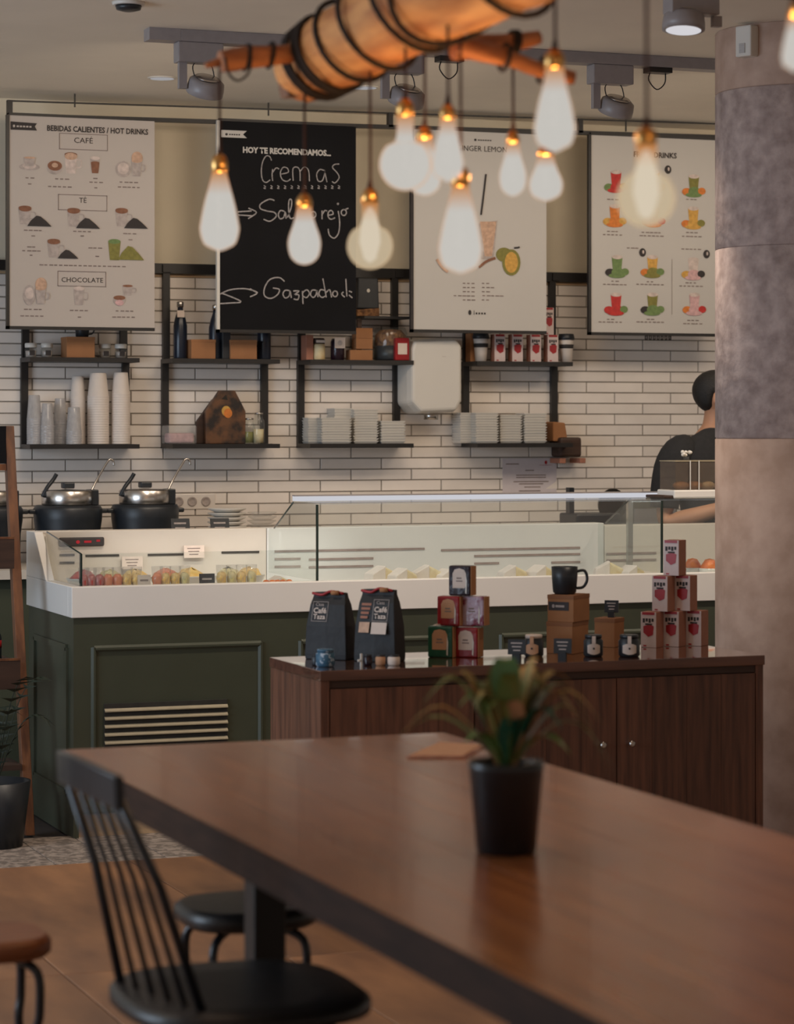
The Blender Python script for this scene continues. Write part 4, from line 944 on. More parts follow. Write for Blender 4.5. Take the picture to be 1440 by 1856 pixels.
# equipment seen through the glass
YE = 11.1
t = thing('slicer', 'dark kitchen slicer on the back counter seen through the glass', 'kitchen machine', (XA(1075, YE), YE, .92))
MB().box(-.13, .10, -.1, .1, 0, .20).build('base', 'dark', t, bevel=.01); MB().lathe([(.07, 0), (.075, .02)], 0, 0, 24).build('blade', 'steel', t, (.08, -.03, .24), rot=(R(90), 0, 0)); MB().box(-.13, -.105, -.02, .02, .2, .32).build('handle', 'dark', t)
t = thing('steel_box', 'dark grey metal box on the back counter left of the person', 'kitchen machine', (XA(1160, YE), YE, .92))
MB().box(-.09, .15, -.1, .1, 0, .27).build('body', mat('olive_grey_metal', (.13, .125, .09), .4), t, bevel=.006); MB().box(-.08, .14, -.105, -.1, .05, .22).build('front', 'grey', t)
t = thing('serving_tray', 'flat dark brown tray lying on the glass case top', 'tray', (XA(1165, 9.85), 9.62, ZT + ZTOP + .0062))
MB().box(-.06, .11, -.09, .08, 0, .012).build('tray', 'darkwood', t, bevel=.004)
# cake box on the case
YC = 9.60
x0 = XA(1207, YC); t = thing('cake_tray', 'white raised tray with a clear cover and brown cakes on the case', 'cake stand', (x0, YC, ZT + ZTOP + .0062))
MB().box(0, .55, -.08, .08, 0, .034).build('tray', 'white', t, bevel=.006)
MB().box(.01, .53, -.07, .07, .0345, .15).build('clear_cover', clear('smoked_cover', (.62, .56, .50), body=.22, bcol=(.40, .32, .26)), t)
MB().box(.008, .532, -.072, .072, .150, .154).build('cover_rim', 'slat', t)
for i, (x, m) in enumerate(((.07, 'bread'), (.13, 'bread'), (.19, 'pastry'), (.26, 'bread'), (.34, 'bread'), (.43, 'pastry'))): MB().ball((x, 0, .050), .034, 12, .020).build('cake', m, t)
for x in (.075, .115): MB().box(x - .002, x + .002, -.078, -.075, .03, .155).build('cover_upright', 'ceramic', t)
t = thing('flower_vase', 'small clear vase with white blossoms on the cake cover', 'vase', (x0 + .095, YC, ZT + ZTOP + .0062 + .1545))
MB().lathe([(.010, 0), (.012, .006), (.010, .016)], 0, 0, 14).build('vase', 'glass', t)
for i in range(9): MB().ball((random.uniform(-.024, .024), random.uniform(-.015, .015), .020 + random.uniform(0, .018)), .0085, 8, .007, 5).build('blossom', 'ceramic', t)
# ================================================================ WALNUT CABINET
ZK = .78
pf = PZ(582, 1216, ZK); pbk = PZ(487, 1190, ZK); pr_ = PZ(1384, 1187, ZK)
YK0 = pf.y; DK = .50; XK = pf.x; WK = P(1384, 1187, YK0).x - XK
cb = thing('walnut_cabinet', 'low walnut sideboard with three doors in front of the counter', 'cabinet', (XK, YK0, 0))
MB().box(-.004, WK + .004, -.006, DK, ZK - .032, ZK).build('top', 'cabtop', cb, bevel=.002)
MB().box(WK - .02, WK, 0, DK, .06, ZK - .032).build('side_panel', 'cab', cb)
f = None
for i in range(5):
    y0, y1 = i * DK / 5 + .001, (i + 1) * DK / 5 - .001
    if f is None: f = MB().box(0, .02, y0, y1, .06, ZK - .033).build('side_plank', 'cab', cb)
    else: o = f.copy(); COL.objects.link(o); o.location = (0, i * DK / 5, 0)
MB().box(.022, WK - .022, .02, DK - .01, .06, ZK - .034).build('carcass', 'darkwood', cb)
MB().box(.03, WK - .03, .05, DK - .03, 0, .06).build('plinth', 'black', cb)
seams = [XA(598, YK0) - XK, XA(860, YK0) - XK, XA(1118, YK0) - XK, XA(1370, YK0) - XK]
MB().box(0.0205, seams[0] - .002, 0, .02, .06, ZK - .033).build('front_stile', 'cab', cb); MB().box(seams[3] + .002, WK - .0205, 0, .02, .06, ZK - .033).build('front_stile', 'cab', cb)
MB().box(seams[0], seams[3], .004, .019, ZK - .055, ZK - .033).build('front_rail', 'darkwood', cb)
for d in range(3):
    a_, b_ = seams[d] + .0015, seams[d + 1] - .0015; z1 = ZK - .058
    dr = MB().box(a_ + .002, b_ - .002, .010, .019, .07, z1 - .002).build('door', 'darkwood', cb)
    nP = 4; wp = (b_ - a_) / nP; f = None
    for i in range(nP):
        if f is None: f = MB().box(a_ + .0006, a_ + wp - .0006, -.001, .010, .068, z1).build('plank', 'cab', dr)
        else: o = f.copy(); COL.objects.link(o); o.location = (wp * i, random.uniform(-.0006, .0004), 0)
    kx = {0: b_ - .06, 1: XA(1090, YK0) - XK, 2: XA(1142, YK0) - XK}[d]
    MB().lathe([(.004, 0), (.004, .010), (.010, .014), (.011, .020), (.006, .024)], 0, 0, 16).build('knob', 'steel', dr, (kx, -.001, ZA(1100, 1349, YK0)), rot=(R(90), 0, 0))
# ---- goods on the cabinet
def kz(px, py): q_ = PZ(px, py, ZK); return (q_.x, q_.y, ZK)
def coffee_bag(px, base, wpx, hpx, label, two=False):
    loc = Vector(kz(px, base)); k = (loc.y / C) / F; w_ = wpx * k / 2 * .98; h_ = hpx * k; d = .042
    loc.y += d; w_ *= .98; t = thing('coffee_bag', label, 'bag', loc, R(-44), 'black coffee bags on the cabinet')
    n_ = 12; g = MB(); rows = [(0, 1, d), (.08, 1.02, d * 1.02), (.5, .97, d * .95), (.82, .86, d * .6), (.93, .80, d * .3), (1.0, .78 + .03 * two, d * .22)]
    vs = []
    for z, kx, dd in rows:
        vs += [(-w_ * kx, -dd, z * h_), (0, -dd * 1.06, z * h_ + (.004 if z == 1 else 0)), (w_ * kx, -dd, z * h_), (w_ * kx, dd, z * h_), (-w_ * kx, dd, z * h_)]
    fs = [(4, 3, 2, 1, 0)] + [(j * 5 + k_, j * 5 + (k_ + 1) % 5, (j + 1) * 5 + (k_ + 1) % 5, (j + 1) * 5 + k_) for j in range(5) for k_ in range(5)] + [(25, 26, 27, 28, 29)]
    g.add(vs, fs).build('bag', mat('black_foil', (.010, .010, .012), .62, scale=12, bump=.5), t, bevel=.003)
    MB().tube(smoothline([(-w_ * .82, -.012, h_ * .985), (-w_ * .3, -.02, h_ * .965), (w_ * .1, -.016, h_ * 1.02), (w_ * .7, -.012, h_ * .99)]), .0045, 6).build('rolled_top', 'red', t)
    MB().tube([(w_ * .15, -.02, h_ * 1.0), (w_ * .5, -.018, h_ * 1.0)], .008, 6).build('tie', 'kraft', t)
    def lab(x0, x1, z0, z1, m='chalkline', s_=1):
        y = -d * 1.0; tilt = -.10
        g = MB(); e = .0012
        for a_, b_, c_, d_ in ((x0, x1, z0, z0 + e), (x0, x1, z1 - e, z1), (x0, x0 + e, z0, z1), (x1 - e, x1, z0, z1)): g.rect(a_, b_, c_, d_, 0)
        fr = g.build('label_frame', 'pgrey', t, (0, -d * 1.02 - .002, 0), rot=(0, 0, 0))
        fr.rotation_euler = (-.26, 0, 0); fr.location = (0, -d * 1.02 - .010 + 0, 0); return fr
    zc = h_ * .74
    # the label lies on the sloping upper front: hinge it at half height
    hinge = h_ * .52; y0 = -d * 1.04; ang = -math.atan2(d * .62, h_ * .40)
    def onface(mb, name, m):
        o = mb.build(name, m, t, (0, y0 - .0035, hinge), rot=(ang, 0, 0)); return o
    def lbl(x0, x1):
        g = MB(); e = .0012; z0, z1 = .012, h_ * .36
        for a_, b_, c_, d_ in ((x0, x1, z0, z0 + e), (x0, x1, z1 - e, z1), (x0, x0 + e, z0, z1), (x1 - e, x1, z0, z1)): g.rect(a_, b_, c_, d_, 0)
        fr = onface(g, 'label_frame', 'pgrey')
        s_ = (x1 - x0)
        text('Café', s_ * .46, fr, ((x0 + x1) / 2, -.0006, z0 + (z1 - z0) * .42), 'label', bold=.0006)
        text('Taza', s_ * .42, fr, ((x0 + x1) / 2, -.0006, z0 + (z1 - z0) * .12), 'label', bold=.0004)
        text('Casa', s_ * .28, fr, ((x0 + x1) / 2 - s_ * .05, -.0006, z0 + (z1 - z0) * .78), 'pgrey')
    if two:
        lbl(-w_ * .12, w_ * .62); g = MB(); g.rect(-w_ * .12, w_ * .62, -.030, .008, 0); onface(g, 'pink_label', 'label')
        g = MB()
        for i in range(4): g.rect(-w_ * .70, -w_ * (.35 - .04 * i), .02 + i * .014, .028 + i * .014, 0)
        onface(g, 'side_print', 'cartonside'); g = MB(); g.rect(-w_ * .72, -w_ * .22, -.026, .008, 0); onface(g, 'side_label', 'ptan')
    else: lbl(-w_ * .70, w_ * .05)
    return t
coffee_bag(608, 1196, 84, 120, 'black coffee bag with square label at the left of the cabinet')
coffee_bag(697, 1200, 84, 130, 'black coffee bag with two pinkish labels, second from the left', True)
def jar(px, py, r, h, label, body='dark', lab=None, labm='label', lid='dark', kind='jar'):
    loc = kz(px, py); t = thing('preserve_jar', label, 'jar', loc)
    MB().lathe([(r * .85, 0), (r, .006), (r, h * .72), (r * .8, h * .82), (r * .8, h * .84)], 0, 0, 24).build('jar', body, t)
    MB().lathe([(r * .86, h * .84), (r * .88, h * .98), (r * .8, h)], 0, 0, 24).build('lid', lid, t)
    if lab:
        g = MB(); n_ = 10; vs = []
        for z in (h * .12, h * .62):
            for k_ in range(n_ + 1):
                a_ = R(-90 - 38 + lab + 76 * k_ / n_); rr = r + .0012
                zz = z + (math.sin(math.pi * k_ / n_) - 1) * .006 * (-1 if z < h * .3 else 1); vs.append((rr * math.cos(a_), rr * math.sin(a_), zz))
        g.add(vs, [(k_, k_ + 1, n_ + 2 + k_, n_ + 1 + k_) for k_ in range(n_)]); g.build('front_label', labm, t)
        MB().box(-.006, .006, -.003, .001, 0, h * .34).build('seal_strip', labm, t, (r * math.cos(R(-90 + lab)), r * math.sin(R(-90 + lab)), h * .62), rot=(0, 0, R(lab)))
        MB().lathe([(.0001, 0), (.0035, .001)], 0, 0, 10).build('label_dot', 'ink', t, ((r + .0018) * math.cos(R(-90 + lab)), (r + .0018) * math.sin(R(-90 + lab)), h * .40), rot=(R(90), 0, R(lab)))
    return t
jar(590, 1208, .030, .055, 'small jar with speckled blue label before the left coffee bag', 'tealabel', None, lid='tealabel')
for px, lb, m, r in ((573, 'tiny dark jar at the left foot of the coffee bag', 'dark', .014), (667, 'little dark jar before the second coffee bag, left one', 'purple', .014), (690, 'little tan jar before the second coffee bag, middle one', 'labeltan', .016), (714, 'little pale jar before the second coffee bag, right one', 'label', .020)):
    jar(px, 1206, r, .034, lb, m, None, lid='dark')
t = thing('ceramic_cross', 'tiny cream figurine standing between the two coffee bags', 'figurine', kz(655, 1209))
MB().box(-.003, .003, -.003, .003, 0, .042).build('stem', 'ceramic', t); MB().box(-.012, .003, -.003, .003, .016, .024).build('arm', 'ceramic', t, bevel=.002)
def packet(px0, px1, yb, yt, m, lm, label, side='kraft', z0=None, base=1192, shape=0):
    q_ = PZ((px0 + px1) / 2, base, ZK); Y = q_.y; k = (Y / C) / F; x0, x1 = XA(px0, Y), XA(px1, Y); zb_ = ZA((px0 + px1) / 2, yb, Y) if z0 is None else z0; h_ = (yb - yt) * k
    t = thing('tea_packet', label, 'packet', ((x0 + x1) / 2, Y + .025, zb_), R(-42), 'packets piled on the cabinet'); w_ = (x1 - x0) / 2 * 1.02
    MB().box(-w_, w_, -.025, .025, 0, h_ - .002).build('packet', m, t, bevel=.005)
    MB().box(w_ * 1.0, w_ + .003, -.022, .026, .001, h_ * .97).build('box_side', side, t, bevel=.001)
    n_ = 8; pts = [(-w_ * .62, h_ * .25), (w_ * .5, h_ * .25), (w_ * .62, h_ * .38), (w_ * .62, h_ * .72), (w_ * .45, h_ * .85), (w_ * .0, h_ * .9), (-w_ * .45, h_ * .85), (-w_ * .62, h_ * .72)]
    MB().flat(pts, -.0258).build('front_label', lm, t); MB().rect(-w_ * .25, w_ * .2, h_ * .55, h_ * .60, -.0264).rect(-w_ * .3, w_ * .3, h_ * .46, h_ * .50, -.0264).build('label_print', 'faint', t)
    MB().flat([(w_ * .55, h_ * .1), (w_ * .66, h_ * .06), (w_ * .70, h_ * .5), (w_ * .60, h_ * .7)], -.0262).build('ribbon', 'ceramic', t)
    return t, zb_ + h_, h_
a1, zt1, _ = packet(786, 829, 1190, 1132, 'greenbag', 'labeltan', 'green foil packet at the lower left of the packet pile', z0=ZK)
a2, zt2, _ = packet(834, 875, 1190, 1134, 'redbag', 'label', 'red foil packet at the lower right of the packet pile', z0=ZK)
zt_ = max(zt1, zt2)
sup = thing('display_box', 'dark red box supporting the upper packets of the pile', 'box', (XA(831, a1.location.y + .09), a1.location.y + .10, ZK)); MB().box(-.045, .045, -.035, .035, 0, zt_ - ZK - .001).build('box', 'redbag', sup, bevel=.002)
b1, zt3, _ = packet(803, 842, 1132, 1077, 'redbag', 'labeltan', 'red foil packet at the middle left of the packet pile', z0=zt_)
b2, zt4, _ = packet(845, 886, 1132, 1077, 'lilac', 'lilac', 'shiny pinkish patterned packet at the middle right of the pile', z0=zt_)
b3, _, _ = packet(824, 862, 1077, 1021, 'purple', 'label', 'dark purple packet with pale label on top of the pile', z0=max(zt3, zt4))
single(MB().prism([(-.02, 0), (.022, 0), (.012, .008), (-.01, .003)], -.01, .01), 'paper_scrap', 'label', 'small folded white tag lying on the green packet', 'tag', (a1.location.x - .01, a1.location.y, zt1 + .001))
# boxes and mug
def stackbox(px0, wf, pm, ybot, ytop, label, z0, base=1190, d=.11, plate=False):
    Y = PZ(px0, base, ZK).y; x0 = XA(px0, Y); x1 = x0 + wf; k = (Y / C) / F; h_ = (ybot - ytop) * k
    t = thing('kraft_box', label, 'box', (x0, Y, z0), R(-50), 'kraft boxes under the mug')
    MB().box(0, x1 - x0, 0, d, 0, h_ - .001).build('box', 'kraft', t, bevel=.0015)
    MB().box(-.0008, x1 - x0 + .0008, -.0008, d + .0008, h_ - .014, h_ - .0005).build('lid', 'kraftd', t, bevel=.001)
    if plate:
        g = MB().rect(.004, .078, h_ * .42, h_ * .74, -.0012).build('black_label', 'ink', t)
        MB().disc(.022, h_ * .58, .005, .006, -.0018).rect(.030, .062, h_ * .54, h_ * .62, -.0018).build('label_mark', 'pgrey', g)
    return t, z0 + h_
g1, z1_ = stackbox(991, .095, 0, 1188, 1129, 'lower kraft box of the pair under the black mug', ZK, base=1184, d=.125)
g2, z2_ = stackbox(993, .095, 0, 1129, 1079, 'upper kraft box with black label under the mug', z1_, base=1184, d=.125, plate=True)
gq = Matrix.Rotation(R(-50), 3, 'Z') @ Vector((.045, .062, 0))
mg = mug((g2.location.x + gq.x - .012, g2.location.y + gq.y, z2_), 'black mug with handle to the right on top of the kraft boxes', 1.07, R(-24))
g3, z3_ = stackbox(1078, .075, 0, 1184, 1130, 'small kraft box behind the two white-labelled jars', ZK, base=1172, d=.08)
minisign((g3.location.x + .062, g3.location.y - .004, z3_), 'small black price sign standing on the kraft box', .048, .042, 'dark', R(-6), post=.016, rz=R(-35))
def ks(px, py, lb): q_ = kz(px, py); minisign((q_[0], q_[1], ZK), lb, .058, .048, 'dark', R(-6), post=.022, rz=R(-35))
ks(937, 1199, 'small black price sign before the round dark jar'); ks(1020, 1197, 'small black price sign before the lower kraft box')
jar(968, 1190, .032, .072, 'round black jar with cream lid and brown label', 'dark', -35, 'labeltan', 'label')
jar(1076, 1190, .032, .072, 'black jar with white label just left of the other one', 'dark', -22)
jar(1141, 1190, .035, .072, 'black jar with white label next to the carton pyramid', 'dark', -24)
G3 = 'red and white cartons stacked as a pyramid'
YCT = PZ(1185, 1174, ZK).y; kk = (YCT / C) / F
hC = (1174 - 1107) * kk; wC = .058; spc = XA(1225, YCT) - XA(1184, YCT)
xb = XA(1190, YCT)
pos = [(0, 0, 'bottom row, left one'), (1, 0, 'bottom row, middle one'), (2, 0, 'bottom row, right one'), (.5, 1, 'middle row, left one'), (1.5, 1, 'middle row, right one'), (1.0, 2, 'single one at the top')]
c0 = None
for i, (a_, b_, l_) in enumerate(pos):
    loc = (xb + a_ * spc, YCT + .03, ZK + b_ * (hC + .0005)); lab = 'red and white carton in the pyramid, ' + l_
    if c0 is None: c0 = carton(loc, lab, G3, hC, wC, .06, R(-52))
    else: copy_tree(c0, loc, lab)
t = thing('folded_napkin', 'crumpled white napkin on the counter behind the top carton', 'napkin', (XA(1228, YF + .03), YF + .03, ZT))
# ================================================================ LEFT RACK
YR0 = 9.55; xr_ = XA(52, YR0); 
rk = thing('display_rack', 'tall wooden leaning display rack at the left edge of the view', 'rack', (xr_, YR0, 0))
lean = .36; hR = ZA(22, 772, YR0 + lean)
def ry(z): return lean * z / hR
for x in (0, -.62):
    MB().prismx([(0, 0), (.045, 0), (lean + .045, hR), (lean, hR)], x - .012, x + .024).build('post', 'rackwood', rk, bevel=.002)
for zt_, hh, in ((ZA(20, 980, YR0), .115), (ZA(20, 1200, YR0), .11)):
    y = ry(zt_)
    tr_ = MB().box(-.60, -.014, y - .06, y + .25, zt_ - hh, zt_ - hh + .015).build('tray', 'darkwood', rk)
    MB().box(-.60, -.014, y - .075, y - .06, zt_ - hh, zt_).build('front_board', 'darkwood', tr_); MB().box(-.60, -.014, y - .077, y - .058, zt_ - .002, zt_ + .006).build('lip', 'rackwood', tr_)
    MB().box(-.028, -.014, y - .06, y + .25, zt_ - hh, zt_ - .01).build('side_board', 'darkwood', tr_)
MB().box(-.60, -.014, ry(1.38) - .0, ry(1.38) + .03, 1.36, 1.385).build('crossbar', 'rackwood', rk)
MB().box(-.60, -.014, ry(.2), ry(.2) + .22, .24, .26).build('low_shelf', 'darkwood', rk)
z0 = 1.386; single(MB().box(-.25, .0, -.012, .012, 0, .145), 'small_blackboard', 'chalk', 'black board standing at the top of the wooden rack', 'board', (XA(11, YR0 + .33), YR0 + ry(1.38) + .016, z0), rot=None)
zt_ = ZA(20, 980, YR0)
for i, (x, h_, m, lb) in enumerate(((-.10, .16, 'dark', 'dark jar on the upper rack tray nearest the post'), (-.20, .14, 'darkwood', 'brown jar on the upper rack tray cut by the frame'))):
    t = thing('storage_jar', lb, 'jar', (xr_ + x, YR0 + ry(zt_) + .08, zt_ - .10)); MB().lathe([(.035, 0), (.038, .01), (.038, h_ * .8), (.028, h_ * .9)], 0, 0, 20).build('jar', m, t); MB().lathe([(.03, h_ * .9), (.03, h_)], 0, 0, 20).build('lid', 'grey', t)
zt2 = ZA(20, 1200, YR0)
t = thing('bottle', 'dark bottle with red label on the lower rack tray', 'bottle', (xr_ - .085, YR0 + ry(zt2) + .07, zt2 - .0945)); MB().lathe([(.030, 0), (.030, .17), (.014, .22), (.014, .27)], 0, 0, 20).build('glass_body', 'dark', t); MB().lathe([(.0305, .13), (.0305, .16)], 0, 0, 20).build('red_band', 'red', t)
for px, y0_, y1_, lb in ((8, 1095, 1165, 'upper'), (9, 1275, 1360, 'lower')):
    a_, b_ = P(px, y1_, 10.6), P(px, y0_, 10.6)
# dark planter with palm fronds at the foot of the rack
t = thing('floor_plant', 'dark feathery potted plant on the floor beside the wooden rack', 'plant', (xr_ - .17, YR0 - .20, 0))
MB().lathe([(.10, 0), (.13, .24), (.12, .24), (.11, .21), (.0001, .21)], 0, 0, 24).build('pot', 'dark', t)
def frond(parent, base, tip, lift, n=9, L=.07, m='leafdark'):
    base, tip = Vector(base), Vector(tip); pts = [base.lerp(tip, i / n) + Vector((0, 0, lift * math.sin(math.pi * i / n * .9))) for i in range(n + 1)]
    g = MB().tube(pts, [.003 - .002 * i / n for i in range(n + 1)], 5)
    for i in range(2, n + 1):
        d = (pts[i] - pts[i - 1]).normalized(); sd = d.cross(Vector((0, 0, 1))).normalized()
        for s_ in (-1, 1):
            e = pts[i] + (sd * s_ + d * .6).normalized() * L * (1 - .5 * abs(i / n - .5)) + Vector((0, 0, -.02)); w_ = d * .007
            g.add([pts[i] - w_, pts[i] + w_, e + Vector((0, 0, .001))], [(0, 1, 2)])
    return g.build('frond', m, parent)
for i in range(9):
    a_ = 2 * math.pi * i / 9 + .3; r_ = random.uniform(.12, .22)
    frond(t, (0, 0, .21), (r_ * math.cos(a_), r_ * math.sin(a_), random.uniform(.30, .62)), random.uniform(.05, .15))
# ================================================================ PERSON
pp = P(1292, 768, 10.55); px_, py_ = pp.x, 10.55
body = thing('person', 'person with short black hair and black t-shirt behind the counter, half behind the pillar', 'person', (px_, py_, 0))
def skin(name, verts, edges, rad, m, parent, levels=2, root=0):
    me = bpy.data.meshes.new(name); me.from_pydata(verts, edges, []); me.materials.append(M[m])
    o = bpy.data.objects.new(name, me); COL.objects.link(o); o.parent = parent
    md = o.modifiers.new('skin', 'SKIN'); md.use_smooth_shade = True
    if not me.skin_vertices: me.attributes.new
    for i, r_ in enumerate(rad):
        sv = me.skin_vertices[0].data[i]; sv.radius = (r_, r_) if not isinstance(r_, tuple) else r_; sv.use_root = i == root
    s_ = o.modifiers.new('sub', 'SUBSURF'); s_.levels = levels; s_.render_levels = levels
    dg = bpy.context.evaluated_depsgraph_get(); nm = bpy.data.meshes.new_from_object(o.evaluated_get(dg)); o.modifiers.clear(); o.data = nm
    for p_ in nm.polygons: p_.use_smooth = True
    return o
# local frame: body faces +x and a bit towards the camera; its right shoulder points to -x / -y
fw = Vector((.20, -.98, 0)); rt = Vector((-.98, -.20, 0))            # forward and the person's right
def B(f_, r_, z): v = fw * f_ + rt * r_; return (v.x, v.y, z)
hf = Vector((.90, -.43, 0))
V = [B(0, 0, .95), B(0, 0, 1.12), B(.01, 0, 1.32), B(.0, 0, 1.44), B(.015, 0, 1.53), B(.03, 0, 1.60)]
E = [(0, 1), (1, 2), (2, 3), (3, 4), (4, 5)]; RD = [.11, .10, .105, .07, .056, .056]
hc = Vector(B(.03, 0, 1.66))
V += [tuple(hc + hf * .01 + Vector((0, 0, .01))), tuple(hc + hf * .0 + Vector((0, 0, .045)))]; E += [(5, 6), (6, 7)]; RD += [.076, .070]
for s_ in (1, -1):
    b0 = len(V)
    if s_ == 1: V += [B(.0, .17, 1.41), B(-.02, .225, 1.33), B(-.03, .26, 1.09), B(.09, .19, 1.12), B(.21, .08, 1.17), B(.26, .04, 1.18)]
    else: V += [B(.0, -.17, 1.42), B(0, -.235, 1.33), B(-.02, -.25, 1.10), B(.11, -.2, 1.10), B(.22, -.12, 1.14), B(.28, -.09, 1.15)]
    E += [(3, b0), (b0, b0 + 1), (b0 + 1, b0 + 2), (b0 + 2, b0 + 3), (b0 + 3, b0 + 4), (b0 + 4, b0 + 5)]; RD += [.058, .050, .045, .044, .030, .033]
    # fingers
    w0 = Vector(V[b0 + 5])
    for k in range(5):
        d = (fw * .9 + rt * (-.25 * s_) + Vector((0, 0, .30 - .17 * k))).normalized() if k else (fw * .5 + rt * (.3 * s_) + Vector((0, 0, .6))).normalized()
        L = (.05, .075, .082, .076, .06)[k]; c0_ = len(V); st = w0 + Vector((0, 0, .022 - .014 * k)) + fw * .02
        V += [tuple(st), tuple(st + d * L * .5), tuple(st + d * L + Vector((0, 0, -.015)))]; E += [(b0 + 5, c0_), (c0_, c0_ + 1), (c0_ + 1, c0_ + 2)]; RD += [.011, .009, .0075]
for s_ in (1, -1):
    b0 = len(V); V += [B(0, .095 * s_, .88), B(.02, .10 * s_, .50), B(0, .10 * s_, .09), B(.14, .11 * s_, .035)]; E += [(0, b0), (b0, b0 + 1), (b0 + 1, b0 + 2), (b0 + 2, b0 + 3)]; RD += [.085, .06, .042, .036]
skin('body', V, E, RD, 'skin', body)
hdv = MB(); base = hc + Vector((0, 0, .02))
def headball(r1, r2, r3, off, name, m, n=28, mm=16, cut=None):
    """ellipsoid aligned with where the head looks"""
    g = MB(); side = Vector((-hf.y, hf.x, 0)); o_ = hc + off; vs = []; fs = []
    for j in range(mm + 1):
        th = math.pi * j / mm
        for k in range(n):
            a_ = 2 * math.pi * k / n; f_, s2, z = math.sin(th) * math.cos(a_), math.sin(th) * math.sin(a_), math.cos(th)
            if cut: f_, s2, z = cut(f_, s2, z)
            vs.append(o_ + hf * f_ * r1 + side * s2 * r2 + Vector((0, 0, z * r3)))
    for j in range(mm):
        for k in range(n): fs.append((j * n + k, (j + 1) * n + k, (j + 1) * n + (k + 1) % n, j * n + (k + 1) % n))
    g.add(vs, fs, True); return g.build(name, m, body)
headball(.093, .074, .112, Vector((0, 0, 0)) + hf * .012, 'head', 'skin', cut=lambda f_, s2, z: (f_ * (1 - .18 * max(0, -z)) + .12 * max(0, -z), s2 * (1 - .22 * max(0, -z)), z))
headball(.104, .083, .094, Vector((0, 0, .032)) - hf * .008, 'hair', 'hair', cut=lambda f_, s2, z: (min(f_, .55 - .0 * z) if z < .55 else f_, s2 * (1 if (z > 0 or f_ < -.1) else .80), max(z, -.25) if f_ > -.15 else z * (1.0 + .12 * (z < 0))))
def ear(s_):
    side = Vector((-hf.y, hf.x, 0)) * s_; c_ = hc + side * .088 - hf * .002 + Vector((0, 0, -.004)); g = MB(); vs = []
    g.ball((0, 0, 0), .011, 12, .030); o = g.build('ear', 'skin', body, c_, rot=(0, R(-10), math.atan2(side.y, side.x))); o.scale = (.8, 1.7, 1)
ear(1); ear(-1)
for s_ in (1, -1):
    side = Vector((-hf.y, hf.x, 0)) * s_; MB().ball((0, 0, 0), .012, 12).build('eye', 'ceramic', body, hc + hf * .092 + side * .030 + Vector((0, 0, .008)))
MB().prism([(-.002, -.03), (.026, -.026), (.0, .02)], -.009, .009).build('nose', 'skin', body, hc + hf * .098, bevel=.004, rot=(0, 0, math.atan2(hf.y, hf.x)))
MB().box(-.004, .004, -.022, .022, -.004, .004).build('mouth', 'ppink', body, hc + hf * .094 + Vector((0, 0, -.052)), bevel=.002, rot=(0, 0, math.atan2(hf.y, hf.x)))
def loft(secs, name, m, n=28):
    g = MB(); vs = []
    for f_, z, a_, b_ in secs:
        for k_ in range(n):
            t_ = 2 * math.pi * k_ / n; vs.append(B(f_ + b_ * math.sin(t_), a_ * math.cos(t_), z + .012 * math.sin(t_ * 2) * (z > 1.2)))
    m_ = len(secs)
    g.add(vs, [(j * n + k_, j * n + (k_ + 1) % n, (j + 1) * n + (k_ + 1) % n, (j + 1) * n + k_) for j in range(m_ - 1) for k_ in range(n)], True)
    return g
g = loft([(0, .86, .165, .125), (0, 1.0, .155, .12), (0, 1.15, .160, .12), (.005, 1.30, .195, .13), (0, 1.38, .215, .125), (-.005, 1.43, .195, .11), (-.005, 1.468, .165, .092), (0, 1.49, .105, .078), (.008, 1.51, .073, .070)], 't_shirt', 'tshirt')
for s_ in (1, -1):
    g.tube(smoothline([B(-.0, .12 * s_, 1.435), B(-.008, .185 * s_, 1.405), B(-.02, .228 * s_, 1.33), B(-.026, .250 * s_, 1.22), B(-.028, .256 * s_, 1.16)], 3), [.055, .068, .076, .080, .080, .079, .077, .074, .072, .070, .068, .066, .065][:13], 18)
g.build('t_shirt', 'tshirt', body)
V = [B(0, 0, .95), B(0, .095, .86), B(.02, .10, .50), B(0, .10, .08), B(0, -.095, .86), B(.02, -.10, .50), B(0, -.10, .08)]
skin('trousers', V, [(0, 1), (1, 2), (2, 3), (0, 4), (4, 5), (5, 6)], [(.155, .12), .10, .075, .065, .10, .075, .065], 'trouser', body)
for s_ in (1, -1): MB().box(-.06, .20, -.05, .05, 0, .075).build('shoe', 'dark', body, B(0, .10 * s_, 0), bevel=.02, rot=(0, 0, math.atan2(fw.y, fw.x)))
# ================================================================ TABLE
pc = PZ(107, 1357, .75); pc2 = PZ(816, 1331, .75)
TXL, TXR, TYF, TYN = pc.x, pc2.x, (pc.y + pc2.y) / 2 + .01, 2.75
tb_ = thing('dining_table', 'long dark brown wooden table in the foreground', 'table', (TXL, TYN, 0))
TW, TLn = TXR - TXL, TYF - TYN
nb = 6; f = None
for i in range(nb):
    if f is None: f = MB().box(.0, TW / nb - .0009, 0, TLn, .722, .75).build('plank', 'table', tb_, bevel=.0008)
    else: o = f.copy(); COL.objects.link(o); o.location = (TW / nb * i, 0, 0)
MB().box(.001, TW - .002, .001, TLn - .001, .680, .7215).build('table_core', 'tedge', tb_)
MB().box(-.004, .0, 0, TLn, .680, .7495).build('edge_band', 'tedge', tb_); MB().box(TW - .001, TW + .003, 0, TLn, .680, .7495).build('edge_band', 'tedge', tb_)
lxp = 1.665 - TXL
